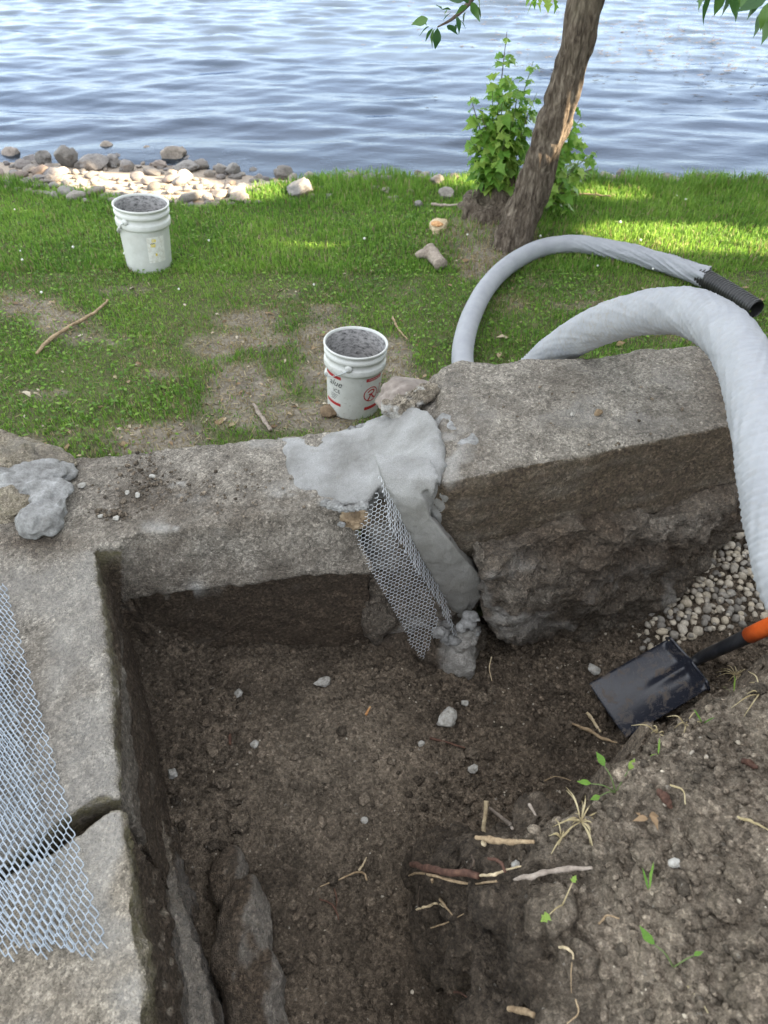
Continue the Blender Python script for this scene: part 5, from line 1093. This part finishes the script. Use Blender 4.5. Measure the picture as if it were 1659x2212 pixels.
for k, (x, y, rx, ry, lb) in enumerate(big):
    q = on_lawn(x, y+ry*.7); q[2] = max(q[2], WATER_Z-.06); dep = np.linalg.norm(q-np.array([0, 0, ZC]))*.9; a = rx*dep/FD; h = ry*dep/FD*1.0
    rock_thing('shore_rock', q, (a, a*.85, h), MAT['rock'], lb, 'rock', k*1.31+.5, k*.9, 3, .28, .25, 'rocks along the shore', 5)
def small_rocks():
    r = np.random.default_rng(77); base = []
    for k in range(8):
        V, Fc = blob((0, 0, 0), (1, .85, .6), 2, .3, 2.2, k*4.4); V = faceted(V, Fc, r, 5, .75); me = mesh_np('beach_cobble', V, Fc); me.materials.append(MAT['rock']); base.append(me)
    pl = []; n = 0
    def put(x, y, s, lb, grp):
        q = on_lawn(x, y); o = link('beach_cobble', base[int(r.integers(8))]); o.location = (q[0], q[1], q[2]+s*.25); o.scale = (s*r.uniform(.8, 1.3), s*r.uniform(.8, 1.2), s*r.uniform(.7, 1.1)); o.rotation_euler = (r.normal(0, .2), r.normal(0, .2), r.uniform(0, 6.28)); tag(o, lb, 'stone', grp, 'thing')
    for k in range(900):
        x, y = r.uniform(-60, 560), r.uniform(348, 446); q = P(x, y, -.05)
        if q[1] < EDGE(q[0])-.05 or q[1] > SHORE(q[0])+.10: continue
        s = .030*(3.6**(r.random()**1.8)); 
        if any((q[0]-a)**2+(q[1]-b2)**2 < (.62*(s+c))**2 for a, b2, c in pl): continue
        pl.append((q[0], q[1], s)); put(x, y, s, 'small rounded stone among others on the stony left beach', 'cobbles on the left beach'); n += 1
        if n > 200: break
    for k in range(80):
        x = r.uniform(540, 1659); q = P(x, 388, -.1); put(x, 389+r.normal(0, 2.5)+(3 if x > 1100 else 0), r.uniform(.025, .085), 'small dark stone along the waterline beyond the lawn', 'stones along the waterline')
    for k in range(26): put(r.uniform(480, 900), r.uniform(398, 440), r.uniform(.02, .045), 'small grey stone lying in the grass near the shore', 'stones in the shore grass')
small_rocks()

# ------------------------------------------------------------------ leaves
def leaf_outline(kind):
    if kind == 'oval': h = [(0, .0), (.15, .14), (.35, .235), (.55, .22), (.75, .13), (.9, .045), (1, 0)]
    elif kind == 'lobed': h = [(0, 0), (.10, .20), (.22, .42), (.34, .30), (.44, .24), (.56, .40), (.66, .22), (.80, .12), (1, 0)]
    elif kind == 'simple': h = [(0, 0), (.45, .27), (1, 0)]
    else: h = [(0, .02), (.2, .045), (.5, .06), (.8, .04), (1, 0)]
    return h
def leaf_mesh(kind, droop=.25, fold=.18, seed=0):
    h = leaf_outline(kind); r = np.random.default_rng(seed); V = []; Fc = []
    for t, w in h:
        z = -droop*t*t + .02*r.normal()*(0 < t < 1); f = fold*w
        V += [(-w*(1+.1*r.normal()*(0 < t < 1)), t, z+f), (0, t, z), (w*(1+.1*r.normal()*(0 < t < 1)), t, z+f)]
    n = len(h)
    for i in range(n-1):
        for j in (0, 1): Fc.append((i*3+j, i*3+j+1, (i+1)*3+j+1, (i+1)*3+j))
    return np.array(V), np.array(Fc)
LEAFM = {}
def leaf_data(kind, mat, n=5):
    key = (kind, mat)
    if key not in LEAFM:
        LEAFM[key] = []
        for k in range(n):
            V, Fc = leaf_mesh(kind, .15+.1*k, .1+.06*k, k); me = mesh_np('leaf', V, Fc); me.materials.append(MAT[mat]); LEAFM[key].append(me)
    return LEAFM[key]
def leaf_obj(parent, pos, direc, size, kind, mat, r, name='leaf', roll=.5):
    d = Vector(direc).normalized(); qt = d.to_track_quat('Y', 'Z'); o = link(name, leaf_data(kind, mat)[int(r.integers(5))], None, parent)
    qt = qt @ Matrix.Rotation(r.normal(0, roll), 3, 'Y').to_quaternion()
    o.rotation_mode = 'QUATERNION'; o.rotation_quaternion = qt; o.location = Vector(pos)-parent_world(parent); o.scale = (size,)*3; return o
def leaf_cloud(pos, dirs, size, kind, r, roll=.6):
    """many leaves as one mesh"""
    V, Fc = leaf_mesh(kind, .2, .15, 3); n = len(pos); d = dirs/(np.linalg.norm(dirs, axis=1)[:, None]+1e-9)
    z = np.tile([0, 0, 1.], (n, 1))+r.normal(0, roll, (n, 3)); x = np.cross(d, z); x /= np.linalg.norm(x, axis=1)[:, None]+1e-9; z = np.cross(x, d)
    W2 = (V[None, :, 0, None]*x[:, None, :]+V[None, :, 1, None]*d[:, None, :]+V[None, :, 2, None]*z[:, None, :])*np.asarray(size).reshape(-1, 1, 1)+pos[:, None, :]
    F2 = (Fc[None]+(np.arange(n)*len(V))[:, None, None]).reshape(-1, 4)
    return W2.reshape(-1, 3), F2, np.repeat(r.random(n), len(V))

# sun paths kept clear by cutting crown leaves, placing the sunlit patches: (point, radius)
BEAMS = []
for x, y, r0 in [(1370, 500, .15), (1420, 503, .19), (1480, 509, .22), (1540, 514, .22), (1595, 517, .20), (1640, 521, .16), (1700, 523, .14)]: BEAMS.append((P(x, y, .03), r0))
for x, y, r0 in [(250, 395, .28), (330, 395, .26), (400, 415, .26), (200, 385, .22), (470, 425, .2)]: BEAMS.append((P(x, y, -.05), r0))
for x, y, r0 in [(1212, 255, .035), (1204, 275, .04), (1196, 305, .04), (1235, 190, .02), (1222, 225, .025)]: BEAMS.append((PY(x, y, 5.02), r0))
for x, y, r0 in [(1020, 395, .12), (1300, 418, .10)]: BEAMS.append((P(x, y, .03), r0))
def in_beam(p, grow=1., ext=None):
    m = np.zeros(len(p), bool)
    for c, r0 in BEAMS:
        d = p-c; t = d@SUNV; m |= (np.linalg.norm(d-t[:, None]*SUNV, axis=1) < r0*grow+(.05 if ext is None else ext)) & (t > .4)
    return m

# ------------------------------------------------------------------ the leaning tree
def trunk_disp(seed, amp=.10):
    return lambda R, t, a: R*(1+amp*fbm(np.stack([np.cos(a)*1.2+0*t, np.sin(a)*1.2+0*t, t*3+seed+0*a], -1), 1.6, 3)+.06*np.abs(fbm(np.stack([np.cos(a)*6+0*t, np.sin(a)*6+0*t, t*9+seed+0*a], -1), 1., 3)))
def main_tree():
    b = on_lawn(1108, 532); th = thing('leaning_tree', b, 'leaning tree with furrowed bark at the lake edge behind the pipe loop', 'tree')
    c0 = P(1106, 540, 0.); 
    pts = [c0+np.array([-.03, .03, -.15]), c0+np.array([-.005, .03, .02]), PY(1135, 450, c0[1]+.04), PY(1162, 370, c0[1]+.03), PY(1190, 285, c0[1]), PY(1228, 160, c0[1]-.03), PY(1268, 0, c0[1]-.06)]
    e = pts[-1]; pts += [e+np.array([.12, -.02, .55]), e+np.array([.30, -.03, 1.3]), e+np.array([.42, .0, 2.3]), e+np.array([.45, .05, 3.4])]
    rad = [.185, .150, .122, .112, .106, .102, .098, .094, .085, .07, .04]
    V, Fc = tube(pts, rad, 110, 420, False, trunk_disp(2., .10)); q = V; N = normals(V, Fc)
    st = V*np.array([1, 1, .32]); V = V+N*(.016*np.clip(1-3.2*np.abs(fbm(st, 15, 2, .5, 3.)), -.6, 1)+.006*fbm(st, 40, 2))[:, None]
    part('trunk', V, Fc, MAT['bark'], th)
    r = np.random.default_rng(9); top = np.array(pts[8])
    pos = []; dirs = []
    for k in range(11):
        a = k*2.4+.3; up = r.uniform(.5, 2.3); root = np.array(pts[7])+(np.array(pts[10])-np.array(pts[7]))*(k/11.)
        end = root+np.array([math.cos(a)*r.uniform(1.1, 2.0), math.sin(a)*r.uniform(1.0, 1.9), up]); mid = (root+end)/2+np.array([0, 0, .3])
        V, Fc = tube([root, mid, end], [.05, .03, .012], 10, 18); part('limb', V, Fc, MAT['bark'], th)
        for s in np.linspace(.35, 1.05, 16):
            p = root+(mid-root)*min(1, s*2) if s < .5 else mid+(end-mid)*(s-.5)*2
            m = 34; pos.append(p+r.normal(0, .26, (m, 3))); dirs.append(r.normal(0, 1, (m, 3))+np.array([0, 0, -.5]))
    pos = np.vstack(pos); dirs = np.vstack(dirs); ok = (pos[:, 2] > 2.75) & ~in_beam(pos)
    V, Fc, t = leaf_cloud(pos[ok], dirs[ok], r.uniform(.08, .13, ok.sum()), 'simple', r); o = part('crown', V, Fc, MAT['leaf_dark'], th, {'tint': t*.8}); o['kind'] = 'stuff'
    # sprays that hang down into the picture
    def spray(path, leaves, mat, lab, size, kind='oval', seed=1, root=None):
        r = np.random.default_rng(seed); pts2 = [PY(x, y, Y) for x, y, Y in path]; root = np.array(pts[9]) if root is None else root
        full = [root, (root+pts2[0])/2+np.array([0, 0, .35])]+pts2
        V, Fc = tube(full, list(np.linspace(.016, .0022, len(full))), 8, 50); br = part('hanging_branch', V, Fc, MAT['root_dark'], th, label=lab)
        for x, y, dx, dy, s in leaves:
            Y = path[-1][2]+r.normal(0, .05); p = PY(x, y, Y); q = PY(x+dx, y+dy, Y+r.normal(0, .015)); leaf_obj(br, p, q-p, s*np.linalg.norm(q-p)*1.02, kind, mat, r)
    spray([(1035, -60, 2.75), (1020, -5, 2.72), (1000, 20, 2.70), (975, 42, 2.68), (945, 58, 2.66)],
          [(925, 40, -35, 10, 1), (922, 55, -28, -22, 1), (935, 60, -20, 25, 1), (945, 60, -3, 48, 1), (940, 62, -18, 35, 1), (928, 58, -30, 8, .9), (958, 46, 10, -28, .9), (965, 55, 25, 10, .8), (985, 35, 14, 28, 1), (990, 40, 22, 18, .9), (985, 52, -4, 22, .8), (1010, 12, -28, 12, 1), (1012, 8, -18, -26, 1), (1018, 4, 14, 30, 1.1), (1024, 6, 22, 24, 1), (975, 20, -22, -6, 1), (968, 18, -14, 18, .9), (1005, 25, -10, 26, .9), (1002, 2, -32, -8, 1), (955, 20, -14, -16, .9), (1030, -8, 12, 30, 1.1)], 'leaf_dark', 'leafy twig hanging from the top edge left of the trunk', 1., 'oval', 2)
    spray([(1200, -60, 2.9), (1180, -20, 2.9), (1165, -4, 2.9)], [(1165, -4, -32, 16, 1), (1172, -6, -14, 28, 1), (1180, -8, 8, 32, 1), (1158, -8, -8, 26, 1), (1190, -10, 22, 24, 1), (1150, -12, -18, 18, .9), (1188, -16, 30, 8, .9)], 'leaf', 'bright leafy twig hanging just left of the trunk top', 1., 'lobed', 4)
    spray([(1590, -70, 2.0), (1560, -25, 2.0), (1530, -8, 2.0)], [(1545, -20, -42, 52, 1), (1560, -20, -12, 48, 1), (1570, -15, 6, 40, 1), (1525, -18, -22, 28, 1), (1540, -22, -32, 8, 1), (1580, -22, 18, 42, 1), (1555, -30, -50, 30, 1), (1598, -24, 8, 36, .9)], 'leaf_dark', 'dark leafy twig hanging from the top right corner', 1., 'oval', 6)
    spray([(1700, -70, 1.9), (1680, -20, 1.9), (1660, 10, 1.9)], [(1650, -5, -42, 38, 1), (1660, 5, -20, 55, 1), (1655, 15, -34, 64, 1), (1668, 20, -10, 70, 1), (1640, -15, -30, 40, 1), (1660, -10, -52, 20, 1), (1670, 0, 8, 70, 1), (1625, -30, -22, 46, 1), (1636, -28, 2, 50, .9)], 'leaf_dark', 'blurred leafy twig at the right end of the top edge', 1., 'oval', 7)
main_tree()

def stump_and_sapling():
    b = on_lawn(1050, 500); th = thing('old_stump', b, 'dark mossy old stump left of the leaning tree', 'stump')
    V, Fc, N = remesh([blob(PY(1050, 480, 5.55), (.25, .24, .25), 4, .35, 2, 1.), blob(PY(1082, 455, 5.55), (.15, .16, .26), 4, .3, 2, 4.), blob(PY(1010, 528, 5.40), (.22, .2, .12), 4, .3, 2, 7.), blob(PY(1075, 530, 5.38), (.22, .2, .12), 4, .3, 2, 9.)], .014)
    V = rough(V, Fc, [(.05, 4, 3), (.035, 14, 4)], 1); part('stump_bark', V, Fc, MAT['bark'], th)
    sp = thing('sapling', PY(1068, 430, 5.6), 'bright green leafy sapling growing from the stump beside the leaning tree', 'sapling')
    r = np.random.default_rng(15); nleaf = 0; allpos = []; root = PY(1072, 440, 5.62)
    # (tip x, tip y, distance, bow)
    stems = [(1095, 68, 5.7, 0), (1152, 132, 5.75, 1), (1064, 178, 5.65, 0), (1016, 208, 5.55, -1), (1120, 190, 5.6, 0), (1160, 200, 5.8, 1), (1040, 250, 5.5, -1), (1085, 200, 5.5, 0), (1016, 300, 5.5, -1), (1025, 345, 5.45, -1), (1050, 330, 5.4, 0), (1110, 260, 5.45, 0), (1140, 250, 5.6, 0), (1090, 300, 5.42, 0), (1030, 395, 5.4, -1), (1120, 330, 5.5, 0), (1062, 385, 5.4, 0),
             (1245, 205, 5.9, 1), (1255, 255, 5.95, 1), (1290, 325, 5.95, 1), (1262, 300, 5.9, 1), (1280, 365, 5.8, 1), (1235, 330, 5.8, 1), (1220, 380, 5.75, 1), (1250, 415, 5.7, 1), (1205, 430, 5.6, 1), (1235, 460, 5.6, 1), (1185, 400, 5.7, 1), (1200, 350, 5.8, 1)]
    for k, (x, y, Y, bow) in enumerate(stems):
        tip = PY(x, y, Y); rt = root+r.normal(0, .05, 3)*np.array([1, 1, .4])+(np.array([.30, .12, -.05]) if bow == 1 and x > 1170 else 0); mid = (rt+tip)/2+np.array([-.03*bow, 0, .05])
        c = catmull(np.array([rt, mid, tip]), 24); V, Fc = tube([rt, mid, tip], [.010, .006, .002], 7, 18); part('stem', V, Fc, MAT['root_dark'] if k % 3 == 0 else MAT['grass_stem'], sp)
        ln = np.linalg.norm(tip-rt); nn = max(4, int(ln/.085)) ; side = r.uniform(0, 6.28)
        for i in range(nn):
            s = .22+.78*(i+.5)/nn; p = c[min(23, int(s*23))]; side += 1.57
            for sg in (0, math.pi):
                aa = side+sg+r.normal(0, .35); d = np.array([math.cos(aa), math.sin(aa), .35]); pl = r.uniform(.04, .09)*(1.15-.75*s); e = p+d*pl
                small = .35+.85*math.sin(min(1, (1.03-s)*3.)*1.57); 
                for m, (off, sc) in enumerate([(0, 1.), (.9, .8), (-.9, .8)]):
                    dd = np.array([math.cos(aa+off), math.sin(aa+off), -.35+r.normal(0, .25)]); sz = r.uniform(.075, .115)*small*sc
                    allpos.append((e-d*pl*.25*(m > 0), dd, sz))
    order = np.argsort([-a[2]*(1-.1*a[0][1]/6) for a in allpos]); rest = []
    front = sorted(range(len(allpos)), key=lambda i: (allpos[i][0][1]-2.*allpos[i][2]))
    sel = set(front[:290])
    for i, (p, d, s) in enumerate(allpos):
        if i in sel: leaf_obj(sp, p, d, s, 'lobed', 'leaf', r)
        elif r.random() < .8: rest.append((p, d, s))
    V, Fc, t = leaf_cloud(np.array([a[0] for a in rest]), np.array([a[1] for a in rest]), np.array([a[2] for a in rest]), 'lobed', r)
    o = part('foliage', V, Fc, MAT['leaf_mass'], sp, {'tint': t}); o['kind'] = 'stuff'
m = M('grass_stem'); MAT['grass_stem'] = m.done((.10, .14, .045), .6)
m = M('leaf_mass'); t = m.attr('tint'); MAT['leaf_mass'] = m.done(m.ramp(t, [(0, (.10, .23, .03)), (.5, (.18, .34, .05)), (1, (.30, .42, .085))]), .45, None, .4, trans=.4)
stump_and_sapling()

# ------------------------------------------------------------------ trees added out of view at right to block the sun
def sun_block_tree(x, y, h, seed, label):
    r = np.random.default_rng(seed); b = np.array([x, y, .0]); th = thing('sun_block_tree', b, label, 'tree', 'added trees out of view at right blocking the sun')
    V, Fc = tube([b+np.array([0, 0, -.5]), b+np.array([.05, 0, h*.35]), b+np.array([-.1, .1, h*.9])], [.20, .15, .04], 16, 40, True, trunk_disp(seed)); part('trunk', V, Fc, MAT['bark'], th)
    n = 12500; u = r.normal(size=(n, 3)); u /= np.linalg.norm(u, axis=1)[:, None]; rad = r.random(n)**.45
    p = b+np.array([0, 0, h*.52])+u*rad[:, None]*np.array([1.5, 2.1, h*.52])*(1+.25*fbm(u, 2.5, 2, .5, seed))[:, None]
    p = p[p[:, 2] > .15]; d = r.normal(size=p.shape)+np.array([0, 0, -.4]); d /= np.linalg.norm(d, axis=1)[:, None]; sz = r.uniform(.17, .29, len(p)); ok = ~in_beam(p+d*sz[:, None]*.5, 1., sz*.36); p, d, sz = p[ok], d[ok], sz[ok]
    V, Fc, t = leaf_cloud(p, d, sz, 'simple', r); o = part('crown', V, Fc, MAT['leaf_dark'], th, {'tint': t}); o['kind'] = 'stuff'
for k, (x, y, h) in enumerate([(8.2, -2.6, 8.4), (8.6, -.2, 8.7), (8.2, 1.8, 8.8), (8.7, 3.7, 8.6), (8.2, 6.9, 8.8), (8.8, 9.2, 8.4), (11.2, -1.2, 9.5), (11.4, 2.0, 9.6), (11.2, 5.9, 9.4), (11.6, 8.2, 9.6)]):
    sun_block_tree(x, y, h, 50+k, ['nearest', 'second', 'third', 'fourth', 'fifth', 'last'][k % 6]+(' added sun-blocking tree of the unseen front row at right' if k < 6 else ' added sun-blocking tree of the unseen back row at right'))

# ------------------------------------------------------------------ grass
def grass():
    r = np.random.default_rng(33)
    def blades(name, n, reg, hgt, wid, dens, label):
        X = r.uniform(reg[0], reg[1], n); Y = reg[2]+(reg[3]-reg[2])*r.random(n)
        px, py = proj(p3(X, Y, 0.)); vis = (px > -300) & (px < 1960)
        X, Y = X[vis], Y[vis]; ba = bare_at(X, Y); e = EDGE(X)
        fringe = smooth(.06, -.03, Y-e+.10*fbm(p3(X, Y), 7, 2)-.16*fbm(p3(X, 0*X), 2.2, 3)); keep = r.random(len(X)) < (1-.80*ba)*fringe*dens(X, Y)
        keep &= ~((np.hypot(X-Q1[0], Y-Q1[1]) < .135) | (np.hypot(X-Q2[0], Y-Q2[1]) < .15))
        X, Y, ba = X[keep], Y[keep], ba[keep]; n = len(X); Z = lawn_z(X, Y)
        H = hgt(X, Y)*r.uniform(.55, 1.25, n)*(1+.45*fbm(p3(X, Y), 4.5, 2)); Wd = wid*r.uniform(.7, 1.3, n); a = r.uniform(0, 6.283, n); lean = np.abs(r.normal(.25, .28, n)); la = a+1.57+r.normal(0, .8, n)
        d = np.stack([np.cos(a), np.sin(a), 0*a], -1)*Wd[:, None]/2; l = np.stack([np.cos(la), np.sin(la), 0*a], -1); B = np.stack([X, Y, Z-.004], -1)
        m1 = B+l*(H*lean*.35)[:, None]+np.stack([0*a, 0*a, H*.6], -1); tip = B+l*(H*lean*1.1)[:, None]+np.stack([0*a, 0*a, H*(1-.35*np.clip(lean, 0, 1))], -1)
        V = np.stack([B-d, B+d, m1+d*.8, m1-d*.8, tip], 1).reshape(-1, 3); o = (np.arange(n)*5)[:, None]
        Fc = np.concatenate([o+np.array([[0, 1, 2]]), o+np.array([[0, 2, 3]]), o+np.array([[3, 2, 4]])])
        dry = np.clip((r.random(n) < .06+.72*ba+.28*smooth(0, .4, fbm(p3(X, Y), 2.6, 3))*smooth(5.8, 4.0, Y)).astype(float), 0, 1)
        t = np.clip(.45+.35*fbm(p3(X, Y), 2.2, 3)+r.normal(0, .2, n), 0, 1)
        tag(link(name, mesh_np(name, V, Fc, False, {'tint': np.repeat(t, 5), 'dry': np.repeat(dry, 5)}), MAT['grass']), label, 'grass', kind='stuff')
    one = lambda X, Y: np.ones_like(X)
    far_h = lambda X, Y: .046+.045*smooth(5.9, 6.5, Y)+.018*smooth(.8, 1.6, X)*smooth(4.3, 6, Y)
    blades('lawn_grass', 160000, (-4.4, 4.6, 2.5, 4.9), lambda X, Y: .030+.012*fbm(p3(X, Y), 3, 2), .0052, one, 'short green lawn grass behind the wall')
    blades('shore_grass', 160000, (-5.0, 5.8, 4.7, 7.15), far_h, .0068, one, 'longer bright green grass towards the lake')
    # clover and other broad leaves in the turf
    n = 26000; X = r.uniform(-4.2, 4.2, n); Y = r.uniform(2.6, 6.9, n); ba = bare_at(X, Y); k = (r.random(n) < (1-.85*ba)*smooth(-.25, .2, fbm(p3(X, Y), 1.6, 3)+.12*smooth(.5, -1, X))) & (Y < EDGE(X)-.02); X, Y = X[k], Y[k]
    px, py = proj(p3(X, Y, 0.)); vis = (px > -100) & (px < 1760); X, Y = X[vis], Y[vis]; n = len(X)
    a = r.uniform(0, 6.283, n); pos = np.stack([X, Y, lawn_z(X, Y)+r.uniform(.008, .035, n)], -1); d = np.stack([np.cos(a), np.sin(a), r.normal(.1, .3, n)], -1)
    V, Fc, t = leaf_cloud(pos, d, r.uniform(.014, .036, n), 'simple', r, .35)
    tag(link('clover_leaves', mesh_np('clover_leaves', V, Fc, True, {'tint': t*.8, 'dry': 0*t}), MAT['grass']), 'clover and small broad leaves growing in the lawn', 'clover', kind='stuff')
    n = 28; X = r.uniform(-3.5, 2.5, n); Y = r.uniform(4.2, 6.2, n); pos = np.stack([X, Y, lawn_z(X, Y)+.045], -1); Vs, Fs = [], []
    B, Fb = ICO[0]
    for i in range(n): Vs.append(B*r.uniform(.006, .012)+pos[i]); Fs.append(Fb+12*i)
    tag(link('clover_flowers', mesh_np('clover_flowers', np.vstack(Vs), np.vstack(Fs)), MAT['white_flower']), 'small white clover flowers dotted over the lawn', 'flowers', kind='stuff')
    # dead leaves and straw on the bare ground
    n = 2600; X = r.uniform(-3.2, 2.6, n); Y = r.uniform(2.5, 5.0, n); k = r.random(n) < .12+.88*bare_at(X, Y); X, Y = X[k], Y[k]; n = len(X); a = r.uniform(0, 6.283, n)
    V, Fc, t = leaf_cloud(np.stack([X, Y, lawn_z(X, Y)+r.uniform(.004, .014, n)], -1), np.stack([np.cos(a), np.sin(a), r.normal(0, .15, n)], -1), r.uniform(.02, .065, n)*(.6+.8*(r.random(n) < .2)), 'oval', r, .3)
    tag(link('leaf_litter', mesh_np('leaf_litter', V, Fc, True, {'tint': t}), MAT['dead_leaf']), 'dry brown leaf litter on the bare ground behind the wall', 'leaf litter', kind='stuff')
    n = 26000; X = r.uniform(-3.2, 3.0, n); Y = r.uniform(2.5, 5.4, n); k = r.random(n) < .04+.96*bare_at(X, Y); X, Y = X[k], Y[k]; n = len(X); a = r.uniform(0, 6.283, n)
    V, Fc, t = leaf_cloud(np.stack([X, Y, lawn_z(X, Y)+r.uniform(.003, .012, n)], -1), np.stack([np.cos(a), np.sin(a), r.normal(.1, .2, n)], -1), r.uniform(.03, .07, n)*np.array(.8), 'blade', r, .5)
    V = V
    tag(link('dry_thatch', mesh_np('dry_thatch', V, Fc, True, {'tint': t, 'dry': 0*t+1}), MAT['grass']), 'straw coloured dry grass on the worn parts of the lawn', 'dry grass', kind='stuff')
Q1, Q2 = on_lawn(762, 876), on_lawn(323, 571)
grass()

# ------------------------------------------------------------------ weeds on the bank
def weed(name, px, leaves, mat, label, cat, kind='oval', stem=None, stemmat='grass_stem', lift=.0):
    q = on_soil(*px); th = thing(name, q, label, cat, 'weeds on the soil bank'); r = np.random.default_rng(int(px[0]))
    for dx, dy, up, ln in leaves:
        tgt = q+np.array([dx, dy, up]); d = tgt-q; base = q+d*.15
        if stem:
            V, Fc = tube([q, q+d*.55+np.array([0, 0, .01]), tgt], [.0016, .0013, .001], 6, 10); part('stalk', V, Fc, MAT[stemmat], th); base = tgt
        leaf_obj(th, base, d+np.array([0, 0, -.01]), ln*.62, kind, mat, r)
    return th
weed('seedling', (1330, 1712), [(-.055, .01, .02, .05), (.03, .035, .035, .045), (-.02, .045, .03, .055), (-.04, -.015, .015, .04)], 'leaf', 'green seedling with broad leaves on the bank edge above the straw tuft', 'seedling', 'oval', True)
weed('seedling', (1215, 1955), [(-.03, -.02, .01, .036), (.02, .03, .03, .024)], 'leaf', 'torn green leaf on a stalk hanging on the bank slope', 'seedling', 'lobed', True, 'straw')
weed('seedling', (1485, 2130), [(.02, -.055, .015, .05)], 'leaf', 'single oval green leaf lying low on the bank at bottom right', 'seedling', 'oval', True, 'straw')
weed('seedling', (1455, 2090), [(-.03, .03, .02, .055), (.03, .01, .03, .03)], 'leaf', 'narrow green leaf above the single oval one', 'seedling', 'oval', True)
weed('grass_sprout', (1402, 1930), [(.01, .05, .05, .075), (-.01, .03, .045, .06)], 'leaf', 'tiny upright green grass sprout in the middle of the bank', 'sprout', 'blade')
weed('grass_sprout', (1583, 1500), [(.005, .02, .05, .06), (-.02, .01, .03, .05)], 'leaf', 'green grass sprout among the straw near the shovel socket', 'sprout', 'blade')
weed('grass_sprout', (1518, 1565), [(-.02, .02, .04, .055), (.01, .0, .04, .05)], 'leaf', 'thin pale green sprout behind the straw on the bank edge', 'sprout', 'blade')
weed('grass_sprout', (1421, 1635), [(.0, .02, .05, .06), (-.02, .0, .04, .05)], 'leaf', 'short green sprout on the bank left of the thin pale one', 'sprout', 'blade')
def tuft(px, n, size, label, seed):
    q = on_soil(*px); th = thing('straw_tuft', q, label, 'straw', 'straw tufts on the soil bank'); r = np.random.default_rng(seed)
    for k in range(n):
        a = r.uniform(0, 6.283); d = np.array([math.cos(a), math.sin(a), max(0, r.normal(.02, .15))]); l = size*(.25+r.random()**1.6*1.1)
        p = [q, q+d*l*.5+np.array([0, 0, .01]), q+d*l+np.array([0, 0, -.01-.15*l])]; V, Fc = tube(p, [.0012, .0016, .0006], 5, 9); part('straw_blade', V, Fc, MAT['straw'], th)
tuft((1255, 1775), 20, .06, 'pale uprooted straw tuft lying on the bank edge in the middle', 1); tuft((1213, 1812), 7, .05, 'small hanging straw tuft just below the larger one', 2)
tuft((1590, 1460), 18, .07, 'straw tuft at the right end of the bank edge beside the shovel socket', 3); tuft((1470, 1500), 9, .06, 'straw tuft leaning on the shovel blade edge', 4); tuft((1420, 1585), 8, .05, 'thin dry tuft on the bank below the shovel blade', 5); tuft((1480, 1565), 6, .055, 'bent dry stalks on the bank right of the thin dry tuft', 6); tuft((1640, 1500), 9, .07, 'dry tuft at the right picture edge above the bank', 7)
def dead_leaf(px, n, s, label, seed):
    q = on_soil(*px); th = thing('dead_leaf', q, label, 'dead leaf'); r = np.random.default_rng(seed)
    for k in range(n):
        V, Fc = leaf_mesh('oval', .5, .5, k); a = r.uniform(0, 6.28); V = V*s; c, sn = math.cos(a), math.sin(a); V = np.column_stack([V[:, 0]*c-V[:, 1]*sn, V[:, 0]*sn+V[:, 1]*c, V[:, 2]*1.2+.012+.008*k])+q; part('leaf_blade', V, Fc, MAT['dead_leaf'], th, {'tint': np.full(len(V), .35)})
dead_leaf((1395, 1778), 4, .028, 'curled rusty dead leaf on the bank', 3); dead_leaf((245, 1318), 2, .03, 'reddish dead leaf in the slot by the wall corner', 5)
